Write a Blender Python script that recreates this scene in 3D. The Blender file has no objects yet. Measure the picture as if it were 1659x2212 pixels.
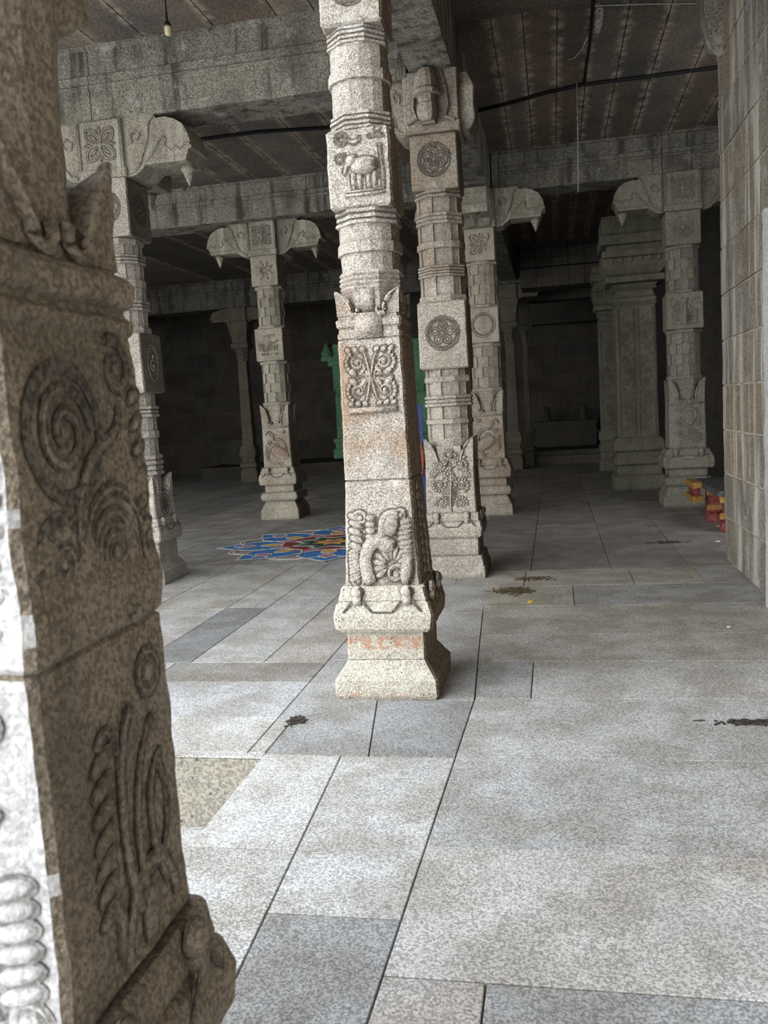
import bpy, bmesh, math, random
from mathutils import Vector, Matrix, noise

random.seed(7)
PI = math.pi
SC = bpy.context.scene
COL = SC.collection

# ------------------------------------------------------------------ camera
F, YAW, PITCH, ROLL, EYE = 1880.0, .198, .1124, .0600, 1.5
cy, sy, cp, sp = math.cos(YAW), math.sin(YAW), math.cos(PITCH), math.sin(PITCH)
fw = Vector((-sy*cp, cy*cp, -sp)); r0 = Vector((cy, sy, 0)); d0 = fw.cross(r0)
if d0.z > 0: d0 = -d0
c_, s_ = math.cos(ROLL), math.sin(ROLL)
RR = r0*c_ + d0*s_; DD = d0*c_ - r0*s_
cam_d = bpy.data.cameras.new('camera'); cam = bpy.data.objects.new('camera', cam_d); COL.objects.link(cam)
cam.matrix_world = Matrix(((RR.x, -DD.x, -fw.x, 0), (RR.y, -DD.y, -fw.y, 0), (RR.z, -DD.z, -fw.z, EYE), (0, 0, 0, 1)))
cam_d.lens = F/2212*36; cam_d.sensor_width = 36; cam_d.clip_start = .05; cam_d.clip_end = 200
cam_d.dof.use_dof = True; cam_d.dof.focus_distance = 6.0; cam_d.dof.aperture_fstop = 6.5
SC.camera = cam

# ------------------------------------------------------------------ materials
def nodes(name):
    m = bpy.data.materials.new(name); m.use_nodes = True
    nt = m.node_tree
    for n in list(nt.nodes): nt.nodes.remove(n)
    out = nt.nodes.new('ShaderNodeOutputMaterial'); b = nt.nodes.new('ShaderNodeBsdfPrincipled')
    nt.links.new(b.outputs[0], out.inputs[0])
    b.inputs['Specular IOR Level'].default_value = .2
    return m, nt, b
class G:
    """small helper around one node tree"""
    def __init__(s, nt): s.nt = nt; s.pos = s.n('ShaderNodeNewGeometry').outputs['Position']
    def n(s, t): return s.nt.nodes.new(t)
    def put(s, v, sock):
        if v is None: return
        if hasattr(v, 'links'): s.nt.links.new(v, sock)
        elif isinstance(v, tuple) and len(v) == 3 and sock.type == 'RGBA': sock.default_value = (*v, 1)
        else: sock.default_value = v
    def scale(s, v, k):
        n = s.n('ShaderNodeVectorMath'); n.operation = 'MULTIPLY'; s.put(v, n.inputs[0]); n.inputs[1].default_value = k
        return n.outputs[0]
    def noise(s, sc, det=2, vec=None, rough=.55):
        n = s.n('ShaderNodeTexNoise'); n.inputs['Scale'].default_value = sc; n.inputs['Detail'].default_value = det
        n.inputs['Roughness'].default_value = rough; s.put(vec if vec is not None else s.pos, n.inputs['Vector']); return n.outputs[0]
    def vor(s, sc, vec=None):
        n = s.n('ShaderNodeTexVoronoi'); n.inputs['Scale'].default_value = sc; s.put(vec if vec is not None else s.pos, n.inputs['Vector']); return n.outputs['Distance']
    def ramp(s, v, a, b, va=0., vb=1.):
        n = s.n('ShaderNodeMapRange'); n.interpolation_type = 'SMOOTHSTEP'
        s.put(v, n.inputs[0]); n.inputs[1].default_value = a; n.inputs[2].default_value = b; n.inputs[3].default_value = va; n.inputs[4].default_value = vb
        return n.outputs[0]
    def math(s, op, a, b=0.):
        n = s.n('ShaderNodeMath'); n.operation = op; s.put(a, n.inputs[0]); s.put(b, n.inputs[1]); return n.outputs[0]
    def mix(s, f, a, b, mode='MIX'):
        n = s.n('ShaderNodeMix'); n.data_type = 'RGBA'; n.blend_type = mode
        s.put(f, n.inputs[0]); s.put(a, n.inputs[6]); s.put(b, n.inputs[7]); return n.outputs[2]
    def xyz(s):
        n = s.n('ShaderNodeSeparateXYZ'); s.put(s.pos, n.inputs[0]); return n.outputs
    def attr(s, name):
        n = s.n('ShaderNodeAttribute'); n.attribute_name = name; return n.outputs['Color']
    def bump(s, b, h, strength, dist):
        n = s.n('ShaderNodeBump'); n.inputs['Strength'].default_value = strength; n.inputs['Distance'].default_value = dist
        s.put(h, n.inputs['Height']); s.nt.links.new(n.outputs[0], b.inputs['Normal'])

def stone(name, light, dark, grain=95., spots=.25, streak=.3, streak_col=(.05, .045, .04), warm=None, warm_z=None,
          white=0., bump=.5, dist=.006, tone=False, rough=.85, dirt=.35, cav=0., rust=()):
    m, nt, b = nodes(name); g = G(nt)
    n1 = g.noise(grain, 2, rough=.7)
    cell = g.n('ShaderNodeTexVoronoi'); cell.inputs['Scale'].default_value = grain*1.25; g.put(g.pos, cell.inputs['Vector'])
    cr = g.n('ShaderNodeSeparateColor'); g.put(cell.outputs['Color'], cr.inputs[0])
    fine = g.math('ADD', g.math('MULTIPLY', n1, .62), g.math('MULTIPLY', cr.outputs[0], .38))
    col = g.mix(g.ramp(fine, .34, .66), dark, light)
    blot = g.noise(2.3, 2)
    col = g.mix(g.math('MULTIPLY', g.ramp(blot, .42, .7), dirt), col, tuple(c*.55 for c in dark))
    if warm:
        w = g.ramp(g.noise(3.1, 3), .38, .62)
        if warm_z:
            z = g.xyz()[2]
            w = g.math('MULTIPLY', w, g.math('MULTIPLY', g.ramp(z, warm_z[0]-.25, warm_z[0]+.2), g.ramp(z, warm_z[1]-.2, warm_z[1]+.25, 1., 0.)))
        col = g.mix(g.math('MULTIPLY', w, .75), col, g.mix(g.ramp(fine, .36, .64), tuple(c*.5 for c in warm), warm))
    for z0, z1, amt in rust:
        z = g.xyz()[2]
        k = g.math('MULTIPLY', g.math('MULTIPLY', g.ramp(z, z0-.012, z0+.008), g.ramp(z, z1-.008, z1+.012, 1., 0.)), g.ramp(g.noise(13., 4), .40, .56))
        col = g.mix(g.math('MULTIPLY', k, amt), col, (.40, .15, .06))
    if spots:
        sp = g.ramp(g.vor(grain*.36), .12, .26, 1., 0.)
        sp = g.math('MULTIPLY', sp, g.ramp(g.noise(7., 2), .45, .62))
        col = g.mix(g.math('MULTIPLY', sp, spots), col, (.06, .065, .075))
    if streak:
        st = g.ramp(g.noise(1., 3, g.scale(g.pos, (7., 7., .7)), .65), .47, .68)
        col = g.mix(g.math('MULTIPLY', st, streak), col, streak_col)
    if white:
        wh = g.ramp(g.noise(4.5, 3, rough=.7), .57, .74)
        col = g.mix(g.math('MULTIPLY', wh, white), col, (.72, .71, .70))
    if cav:  # ambient occlusion mixed into the colour: painted crease shade
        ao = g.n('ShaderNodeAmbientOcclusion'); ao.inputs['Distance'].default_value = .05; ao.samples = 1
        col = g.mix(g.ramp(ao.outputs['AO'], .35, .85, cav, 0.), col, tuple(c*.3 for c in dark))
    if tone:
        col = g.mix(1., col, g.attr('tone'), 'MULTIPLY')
    nt.links.new(col, b.inputs['Base Color']); b.inputs['Roughness'].default_value = rough
    if bump:
        h = g.math('ADD', g.noise(grain*.85, 2, rough=.65), g.math('MULTIPLY', g.noise(grain*.16, 2), .9))
        g.bump(b, h, bump, dist)
    return m
def plain(name, col, rough=.8, var=.25, sc=30., metal=0.):
    m, nt, b = nodes(name); g = G(nt)
    c = g.mix(g.ramp(g.noise(sc, 4), .3, .7), tuple(x*(1-var) for x in col), tuple(min(1, x*(1+var)) for x in col))
    nt.links.new(c, b.inputs['Base Color']); b.inputs['Roughness'].default_value = rough; b.inputs['Metallic'].default_value = metal
    return m

M = {}
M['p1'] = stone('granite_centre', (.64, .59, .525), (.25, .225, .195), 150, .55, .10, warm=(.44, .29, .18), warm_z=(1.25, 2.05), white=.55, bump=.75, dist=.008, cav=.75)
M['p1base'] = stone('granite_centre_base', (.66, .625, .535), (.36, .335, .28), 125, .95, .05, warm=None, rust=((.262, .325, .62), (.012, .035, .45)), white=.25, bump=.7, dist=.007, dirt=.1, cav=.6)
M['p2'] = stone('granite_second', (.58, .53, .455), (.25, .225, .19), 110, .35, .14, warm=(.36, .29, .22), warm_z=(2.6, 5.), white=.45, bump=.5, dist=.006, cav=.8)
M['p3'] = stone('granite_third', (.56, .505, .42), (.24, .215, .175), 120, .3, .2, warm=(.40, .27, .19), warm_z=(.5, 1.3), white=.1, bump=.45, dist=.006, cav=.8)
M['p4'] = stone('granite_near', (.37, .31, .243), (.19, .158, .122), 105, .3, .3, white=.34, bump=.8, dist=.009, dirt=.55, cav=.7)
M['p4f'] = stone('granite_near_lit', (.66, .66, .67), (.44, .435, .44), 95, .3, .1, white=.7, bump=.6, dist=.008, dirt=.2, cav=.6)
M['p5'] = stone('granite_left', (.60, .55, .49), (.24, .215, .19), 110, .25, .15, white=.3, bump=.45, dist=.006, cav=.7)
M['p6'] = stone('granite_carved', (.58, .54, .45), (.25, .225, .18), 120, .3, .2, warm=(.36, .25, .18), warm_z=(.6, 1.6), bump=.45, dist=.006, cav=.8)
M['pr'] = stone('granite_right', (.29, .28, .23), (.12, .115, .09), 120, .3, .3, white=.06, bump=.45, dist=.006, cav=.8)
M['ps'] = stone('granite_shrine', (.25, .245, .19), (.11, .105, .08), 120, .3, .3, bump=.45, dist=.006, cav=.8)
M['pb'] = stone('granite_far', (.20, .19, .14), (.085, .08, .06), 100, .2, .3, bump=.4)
M['groove'] = stone('carving_groove_shade', (.20, .178, .15), (.075, .066, .055), 90, 0, 0, bump=.3)  # flat dark outlines under raised carving: painted crevice shade and grime
M['groove_shade_l'] = stone('carving_groove_shade_pale', (.36, .35, .34), (.18, .17, .165), 90, 0, 0, bump=.3)  # paler outline of the same painted crevice shade, for the lit front
M['p5s'] = stone('granite_left_shaded', (.30, .27, .235), (.12, .105, .09), 110, .2, .3, bump=.45, cav=.6)  # darker copy for the left pillar's right faces, shade in the colour
M['p1s'] = stone('granite_shaded_brown', (.27, .20, .135), (.09, .068, .048), 100, .2, .4, bump=.7, dist=.007, cav=.6)  # darker brown copy for the centre pillar's right faces, shade painted in
M['p2s'] = stone('granite_shaded_grey', (.22, .18, .14), (.08, .068, .055), 100, .2, .4, bump=.6, cav=.6)  # darker copy for right faces of second and third row, shade painted in
M['cap'] = stone('granite_capital', (.44, .41, .335), (.19, .175, .14), 110, .2, .5, streak_col=(.60, .58, .50), white=.25, bump=.45, cav=.7)
M['beam'] = stone('beam_granite', (.42, .405, .345), (.16, .15, .125), 90, .3, .85, streak_col=(.055, .05, .045), white=.42, bump=.45, dirt=.6, tone=True)
M['floor'] = stone('floor_granite', (.79, .78, .76), (.37, .37, .375), 125, .45, 0, warm=(.52, .49, .44), white=.25, bump=.5, dist=.006, tone=True, rough=.75, dirt=.22)
M['mortar'] = stone('floor_joint', (.20, .16, .13), (.07, .06, .05), 60, .1, 0, bump=.4)
M['riser'] = stone('riser_granite', (.42, .395, .335), (.23, .215, .18), 70, .95, .05, bump=.4, dirt=.2)
M['wall'] = stone('wall_block_granite', (.33, .295, .245), (.12, .105, .085), 90, .2, .85, streak_col=(.50, .485, .425), white=.30, bump=.5, tone=True)
M['wallj'] = stone('wall_lime_joint', (.62, .55, .45), (.36, .31, .24), 60, 0, .3, bump=.4)
M['dark'] = stone('dark_block_granite', (.105, .095, .082), (.045, .041, .037), 90, .1, .3, bump=.4, tone=True)
M['darkj'] = stone('dark_joint', (.14, .13, .11), (.06, .055, .05), 60, 0, 0, bump=.2)
M['plaster'] = stone('grey_plaster', (.52, .535, .53), (.42, .43, .43), 40, 0, .25, streak_col=(.34, .345, .34), bump=.15)
M['black'] = plain('black_rubber', (.012, .012, .014), .6)
M['cord'] = plain('pale_cord', (.42, .41, .37), .9)
M['cream'] = plain('cream_plastic', (.72, .62, .42), .5)
M['whitewire'] = plain('white_wire', (.62, .60, .56), .5)
M['red'] = plain('red_painted_wood', (.23, .06, .055), .6, .35)
M['yellow'] = plain('yellow_painted_wood', (.34, .185, .055), .6, .3)
M['topwood'] = plain('dark_weathered_board', (.085, .09, .088), .7, .5, 18)
M['green'] = stone('green_paint', (.25, .50, .31), (.16, .34, .20), 30, 0, .2, streak_col=(.04, .12, .06), bump=.25)
M['blue'] = plain('blue_cloth', (.05, .07, .20), .8, .2)
M['orange'] = plain('orange_cloth', (.34, .10, .05), .8, .2)
M['leaf'] = plain('yellow_leaf', (.70, .42, .04), .6, .2)
M['debris'] = plain('brown_litter', (.115, .085, .05), .9, .5, 60)
M['paper'] = plain('white_scrap', (.70, .72, .70), .7, .1)
M['char'] = plain('dark_debris', (.07, .06, .055), .9, .5, 60)
for k, c in dict(r_blue=(.075, .27, .66), r_white=(.78, .75, .72), r_maroon=(.34, .075, .08), r_yellow=(.80, .52, .10), r_green=(.06, .20, .13), r_pink=(.62, .25, .31), r_dark=(.07, .075, .09)).items():
    M[k] = stone('powder_' + k[2:], tuple(min(1, x*1.15) for x in c), tuple(x*.62 for x in c), 70, 0, 0, bump=.25, dirt=.1)

def ceiling_mat():
    m, nt, b = nodes('ceiling_slabs'); g = G(nt)
    x, y, z = g.xyz()
    fine = g.noise(70, 3, rough=.7)
    col = g.mix(g.ramp(fine, .34, .66), (.11, .092, .075), (.30, .25, .205))
    col = g.mix(g.ramp(g.noise(1.4, 4), .42, .66), col, g.mix(g.ramp(fine, .3, .7), (.08, .075, .07), (.20, .185, .17)))
    col = g.mix(1., col, g.attr('tone'), 'MULTIPLY')
    wob = g.math('MULTIPLY', g.math('SUBTRACT', g.noise(5., 4), .5), .10)
    att = g.n('ShaderNodeAttribute'); att.attribute_name = 'edge'
    e = g.math('ADD', att.outputs['Fac'], wob)
    leach = g.math('MULTIPLY', g.ramp(e, .0, .085, 1., 0.), g.ramp(g.noise(9., 5, rough=.7), .40, .62))
    col = g.mix(g.math('MULTIPLY', leach, .8), col, (.52, .44, .35))
    nt.links.new(col, b.inputs['Base Color']); b.inputs['Roughness'].default_value = .9
    g.bump(b, g.math('ADD', fine, g.noise(12., 4)), .5, .008)
    return m
M['ceil'] = ceiling_mat()
M['ceilj'] = plain('ceiling_lime_joint', (.36, .28, .21), .9, .4, 14)

# ------------------------------------------------------------------ mesh helpers
class MB:
    def __init__(s): s.v = []; s.f = []; s.mi = []; s.tone = []
    def add(s, vs, fs, mi=0, tone=1.0):
        o = len(s.v); s.v += [tuple(v) for v in vs]
        for f in fs: s.f.append([i+o for i in f]); s.mi.append(mi); s.tone.append(tone)
    def box(s, x0, x1, y0, y1, z0, z1, mi=0, tone=1.0, ch=0.):
        if ch:
            s.prism([(x0, y0), (x1, y0), (x1, y1), (x0, y1)], z0, z1, mi, tone, ch); return
        vs = [(x, y, z) for z in (z0, z1) for x, y in ((x0, y0), (x1, y0), (x1, y1), (x0, y1))]
        s.add(vs, [(3, 2, 1, 0), (4, 5, 6, 7), (0, 1, 5, 4), (1, 2, 6, 5), (2, 3, 7, 6), (3, 0, 4, 7)], mi, tone)
    def prism(s, pts, z0, z1, mi=0, tone=1.0, ch=0.):
        n = len(pts); cx = sum(p[0] for p in pts)/n; cyy = sum(p[1] for p in pts)/n
        def ring(z, k): # inset towards the centre by k metres
            out = []
            for x, y in pts:
                out.append((x-math.copysign(min(k, abs(x-cx)), x-cx), y-math.copysign(min(k, abs(y-cyy)), y-cyy), z))
            return out
        rs = [ring(z0, 0), ring(z1-ch, 0), ring(z1, ch)] if ch else [ring(z0, 0), ring(z1, 0)]
        s.rings(rs, mi, tone)
    def rings(s, rs, mi=0, tone=1.0, cap=True):
        n = len(rs[0]); vs = [v for r in rs for v in r]; fs = []
        for k in range(len(rs)-1):
            for i in range(n):
                j = (i+1) % n; fs.append((k*n+i, k*n+j, (k+1)*n+j, (k+1)*n+i))
        if cap: fs += [tuple(range(n-1, -1, -1)), tuple(range((len(rs)-1)*n, len(rs)*n))]
        s.add(vs, fs, mi, tone)
    def tube(s, pts, r, n=8, mi=0):
        pts = [Vector(p) for p in pts]; rs = []
        for i, p in enumerate(pts):
            t = (pts[min(i+1, len(pts)-1)]-pts[max(i-1, 0)]).normalized()
            a = Vector((0, 0, 1)) if abs(t.z) < .9 else Vector((1, 0, 0))
            u = t.cross(a).normalized(); w = t.cross(u)
            rr = r[i] if isinstance(r, (list, tuple)) else r
            rs.append([p+u*(math.cos(2*PI*k/n)*rr)+w*(math.sin(2*PI*k/n)*rr) for k in range(n)])
        s.rings(rs, mi)
    def lathe(s, prof, cx=0, cy=0, n=16, mi=0):
        s.rings([[(cx+r*math.cos(2*PI*k/n), cy+r*math.sin(2*PI*k/n), z) for k in range(n)] for z, r in prof], mi)
    def build(s, name, mats, parent=None, edge=0, amp=0., freq=9., smooth=False, loc=(0, 0, 0), bevel=0.):
        me = bpy.data.meshes.new(name); me.from_pydata(s.v, [], s.f)
        mats = mats if isinstance(mats, (list, tuple)) else [mats]
        for m in mats: me.materials.append(m)
        me.polygons.foreach_set('material_index', s.mi)
        at = me.color_attributes.new('tone', 'FLOAT_COLOR', 'CORNER')
        buf = []
        for p in me.polygons:
            t = s.tone[p.index]; t = t if isinstance(t, tuple) else (t, t, t)
            for _ in range(p.loop_total): buf += [*t, 1.0]
        at.data.foreach_set('color', buf)
        bm = bmesh.new(); bm.from_mesh(me)
        bmesh.ops.recalc_face_normals(bm, faces=bm.faces)
        if edge:
            for _ in range(6):
                es = [e for e in bm.edges if e.calc_length() > edge]
                if not es: break
                bmesh.ops.subdivide_edges(bm, edges=es, cuts=1, use_grid_fill=True)
        bm.to_mesh(me); bm.free()
        if amp:
            ox = Vector(loc) + (parent.location if parent else Vector())
            for v in me.vertices:
                p = v.co + ox
                v.co = v.co + Vector(noise.noise_vector(p*freq))*amp + Vector(noise.noise_vector(p*freq*3.1))*amp*.45
        if smooth:
            me.polygons.foreach_set('use_smooth', [True]*len(me.polygons))
        o = bpy.data.objects.new(name, me); COL.objects.link(o); o.location = loc
        if parent: o.parent = parent
        return o

def tag(o, label=None, cat=None, group=None, kind=None):
    if label: o['label'] = label
    if cat: o['category'] = cat
    if group: o['group'] = group
    if kind: o['kind'] = kind
    return o
def empty(name, loc, label, cat, group=None):
    o = bpy.data.objects.new(name, None); COL.objects.link(o); o.location = loc; o.empty_display_size = .2
    return tag(o, label, cat, group)
def struct(mb, name, mats, **k): return tag(mb.build(name, mats, **k), kind='structure')

# cross sections ----------------------------------------------------
def sec(kind, r):
    if kind == 'sq':
        c = min(.012, r*.2)
        return [(r-c, -r), (r, -r+c), (r, r-c), (r-c, r), (-r+c, r), (-r, r-c), (-r, -r+c), (-r+c, -r)]
    if kind == 'oct': n = 8
    if kind == 'n16': n = 16
    if kind in ('oct', 'n16'):
        R = r/math.cos(PI/n); return [(R*math.cos(2*PI*(k+.5)/n-PI/2), R*math.sin(2*PI*(k+.5)/n-PI/2)) for k in range(n)]
    if kind.startswith('star'):
        par = int(kind[4:] or 0); out = []; hwid = r*math.tan(PI/16)
        for k in range(16):
            t = 2*PI*k/16-PI/2; a = r if (k+par) % 2 == 0 else r*.925
            dx, dy = math.cos(t), math.sin(t)
            for s in (-1, 1): out.append((a*dx-s*hwid*dy*(a/r), a*dy+s*hwid*dx*(a/r)))
        return out
    if kind == 'rnd': n = 20
    return [(r*math.cos(2*PI*k/n), r*math.sin(2*PI*k/n)) for k in range(n)]
def loft(mb, kind, prof, cx=0, cy=0, mi=0, sx=1., sy=1., back=0.):
    mb.rings([[(cx+x*sx, cy+y*sy+(back if y > 0 else 0.), z) for x, y in sec(kind, r)] for z, r in prof], mi)
def block(mb, z0, z1, r0, r1=None, c=.01, kind='sq', **k):
    r1 = r0 if r1 is None else r1
    loft(mb, kind, [(z0, r0-c), (z0+c, r0), (z1-c, r1), (z1, r1-c)], **k)
def collar(mb, z0, z1, r, kind='oct', n=3, out=.016, **k):
    h = (z1-z0)/n; pr = []
    for i in range(n):
        o = out*(1-.3*(i % 2)); a = z0+i*h
        pr += [(a, r), (a+h*.18, r+o), (a+h*.72, r+o*.9), (a+h*.95, r)]
    loft(mb, kind, pr, **k)
def carved_band(mb, z0, z1, r, kind='n16', **k):
    loft(mb, kind, [(z0, r-.004), (z0+.004, r+.012), (z1-.004, r+.012), (z1, r-.004)], **k)
def notched(mb, z0, z1, r, levels=4, **k):
    h = (z1-z0)/levels
    collar(mb, z0, z0+h*.32, r*.985, 'oct', 1, .012, **k)
    collar(mb, z1-h*.32, z1, r*.985, 'oct', 1, .012, **k)
    for i in range(levels):
        loft(mb, 'star%d' % (i % 2), [(z0+.3*h+(z1-z0-.6*h)*i/levels, r), (z0+.3*h+(z1-z0-.6*h)*(i+1)/levels, r)], **k)

# reliefs: 2D strokes laid on one face of a square block ------------
class Relief:
    """u to the right, v up (local z), built on face 'front', 'right' or 'left'"""
    def __init__(s, hw, face='front', depth=1.0):
        s.hw = hw if callable(hw) else (lambda v, h=hw: h); s.face = face; s.mb = MB(); s.k = depth; s.g = .006
    def P(s, u, v, d):
        a = s.hw(v)+d
        return {'front': (u, -a, v), 'right': (a, u, v), 'left': (-a, -u, v)}[s.face]
    def stroke(s, pts, r, d=1.0, closed=False):
        n = len(pts); A = [0, 40, 90, 140, 180]; vs = []; gv = []
        for i, (u, v) in enumerate(pts):
            a = pts[(i-1) % n] if closed or i else pts[0]; b = pts[(i+1) % n] if closed or i < n-1 else pts[-1]
            tx, ty = b[0]-a[0], b[1]-a[1]; L = math.hypot(tx, ty) or 1; nx, ny = -ty/L, tx/L
            rr = r[i] if isinstance(r, (list, tuple)) else r
            for q in A:
                c, sn = math.cos(math.radians(q)), math.sin(math.radians(q))
                vs.append(s.P(u+nx*rr*c, v+ny*rr*c, sn*rr*d*s.k-.004))
            for q in (1, -1): gv.append(s.P(u+nx*(rr+s.g)*q, v+ny*(rr+s.g)*q, .0028))  # flat strip beside the stroke, carries the painted crevice shade
        s.mb.add(gv, [(2*i, 2*i+1, 2*((i+1) % n)+1, 2*((i+1) % n)) for i in range(n if closed else n-1)], 1)
        fs = []; m = len(A)
        for i in range(n if closed else n-1):
            j = (i+1) % n
            for q in range(m-1): fs.append((i*m+q, i*m+q+1, j*m+q+1, j*m+q))
        if not closed: fs += [tuple(range(m)), tuple(range((n-1)*m+m-1, (n-1)*m-1, -1))]
        s.mb.add(vs, fs)
    def blob(s, cu, cv, a, b=None, ang=0., d=.7):
        b = b or a; vs = []; fs = []; n = 12; ca, sa = math.cos(ang), math.sin(ang)
        lev = [(1., 0.), (.9, .45), (.6, .8), (.25, .97)]
        for k, h in lev:
            for i in range(n):
                x, y = a*k*math.cos(2*PI*i/n), b*k*math.sin(2*PI*i/n)
                u, v = cu+x*ca-y*sa, cv+x*sa+y*ca
                vs.append(s.P(u, v, h*min(a, b)*d*s.k-.003))
        for l in range(3):
            for i in range(n): fs.append((l*n+i, l*n+(i+1) % n, (l+1)*n+(i+1) % n, (l+1)*n+i))
        fs.append(tuple(range(3*n, 4*n))); s.mb.add(vs, fs)
        gv = []
        for i in range(n):
            x, y = (a+s.g)*math.cos(2*PI*i/n), (b+s.g)*math.sin(2*PI*i/n)
            gv.append(s.P(cu+x*ca-y*sa, cv+x*sa+y*ca, .0026))
        s.mb.add(gv, [tuple(range(n))], 1)
    def ring(s, cu, cv, R, r, d=1., n=28, sx=1.):
        s.stroke([(cu+R*sx*math.cos(2*PI*i/n), cv+R*math.sin(2*PI*i/n)) for i in range(n)], r, d, True)
    def spiral(s, cu, cv, R, turns, a0, r, sgn=1, d=1., tail=None):
        n = int(16*turns)+2; pts = []
        for i in range(n):
            t = i/(n-1); rad = R*(1-.86*t); a = a0+sgn*2*PI*turns*t
            pts.append((cu+rad*math.cos(a), cv+rad*math.sin(a)))
        if tail: pts = tail+pts
        s.stroke(pts, [r*(.55+.45*min(1, 3*i/len(pts)))*(1-.35*i/len(pts)) for i in range(len(pts))], d)
        s.blob(cu, cv, r*1.25, d=.9)
    def curve(s, p0, p1, p2, p3, r, d=1., n=14, taper=.3):
        pts = []
        for i in range(n+1):
            t = i/n; q = 1-t
            pts.append(tuple(q**3*p0[k]+3*q*q*t*p1[k]+3*q*t*t*p2[k]+t**3*p3[k] for k in (0, 1)))
        s.stroke(pts, [r*(1-(1-taper)*i/n) for i in range(n+1)], d)
    def fan(s, cu, cv, r0, r1, a0, a1, n, w, d=.7):
        for i in range(n):
            a = a0+(a1-a0)*i/max(1, n-1); R = (r0+r1)/2
            s.blob(cu+R*math.cos(a), cv+R*math.sin(a), (r1-r0)/2, w, a, d)
    def bar(s, u0, u1, v0, v1, d):
        vs = [s.P(u, v, q) for q in (-.004, d) for u, v in ((u0, v0), (u1, v0), (u1, v1), (u0, v1))]
        s.mb.add(vs, [(4, 5, 6, 7), (0, 1, 5, 4), (1, 2, 6, 5), (2, 3, 7, 6), (3, 0, 4, 7)])
    def poly(s, pts, d=.008):
        n = len(pts); vs = [s.P(u, v, -.004) for u, v in pts]+[s.P(u, v, d) for u, v in pts]
        s.mb.add(vs, [(i, (i+1) % n, n+(i+1) % n, n+i) for i in range(n)]+[tuple(range(n, 2*n))])
    def out(s, mat, parent, name='carving', amp=.0015, gr='groove'): return s.mb.build(name, [mat, M[gr]], parent, amp=amp, freq=25., smooth=True)

def roundel(R, cv, rad, petals=5, boss=True, rim=2, cu=0.):
    R.g = .002
    R.ring(cu, cv, rad, rad*.055, .9, 36)
    if rim > 1: R.ring(cu, cv, rad*.84, rad*.05, .9, 36)
    for i in range(petals):
        a = 2*PI*i/petals+PI/2
        R.ring(cu+rad*.46*math.cos(a), cv+rad*.46*math.sin(a), rad*.27, rad*.04, .9, 16)
        R.blob(cu+rad*.46*math.cos(a), cv+rad*.46*math.sin(a), rad*.17, rad*.13, a, .35)
    if boss: R.ring(cu, cv, rad*.17, rad*.05); R.blob(cu, cv, rad*.10)
def lotus_square(R, cv, h):
    R.g = min(R.g, h*.03)
    for i in range(4):
        a = PI/4+i*PI/2
        c, s = math.cos(a), math.sin(a)
        R.curve((0, cv), (h*.5*c-h*.45*s, cv+h*.5*s+h*.45*c), (h*.9*c-h*.5*s, cv+h*.9*s+h*.5*c), (h*1.25*c, cv+h*1.25*s), h*.07, 1., 10, .8)
        R.curve((0, cv), (h*.5*c+h*.45*s, cv+h*.5*s-h*.45*c), (h*.9*c+h*.5*s, cv+h*.9*s-h*.5*c), (h*1.25*c, cv+h*1.25*s), h*.07, 1., 10, .8)
        R.blob(h*.62*c, cv+h*.62*s, h*.3, h*.10, a, .5)
        R.blob(h*.75*math.cos(i*PI/2), cv+h*.75*math.sin(i*PI/2), h*.28, h*.07, i*PI/2, .7)
    R.blob(0, cv, h*.16)
def flora_panel(R, v0, v1, w):
    cv = (v0+v1)/2; h = (v1-v0)/2
    R.bar(-w*1.02, w*1.02, v0-.035, v0-.008, .02)
    for sx in (-1, 1):
        for sv in (-1, 1):
            R.curve((0, cv), (.02*sx, cv+sv*h*.5), (sx*w*.15, cv+sv*h*.95), (sx*w*.55, cv+sv*h*.9), .013, 1.2)
            R.curve((sx*.012, cv), (sx*.05, cv+sv*h*.45), (sx*w*.35, cv+sv*h*.75), (sx*w*.9, cv+sv*h*.62), .011, 1.2)
            R.spiral(sx*w*.55, cv+sv*h*.48, w*.30, 1.4, PI/2*sv, .011, -sx*sv, 1.2)
            R.fan(sx*w*.55, cv+sv*h*.48, w*.34, w*.56, -.9 if sx > 0 else PI-.9, .9 if sx > 0 else PI+.9, 6, .013, 1.1)
            for k in range(3): R.blob(sx*w*(.3+.3*k), cv+sv*h*.92, .02, .015, .5*sx, .9)
            R.blob(sx*w*.75, cv+sv*h*.16, .03, .018, sx*.6, 1.)
            R.blob(sx*w*.33, cv+sv*h*.20, .03, .014, -sx*.8, 1.)
            R.curve((sx*w*.2, cv+sv*.01), (sx*w*.5, cv+sv*.02), (sx*w*.7, cv+sv*h*.1), (sx*w*.95, cv+sv*h*.22), .010, 1.2)
    R.ring(0, cv, .022, .010, 1.2, 14); R.blob(0, cv, .015)
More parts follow.
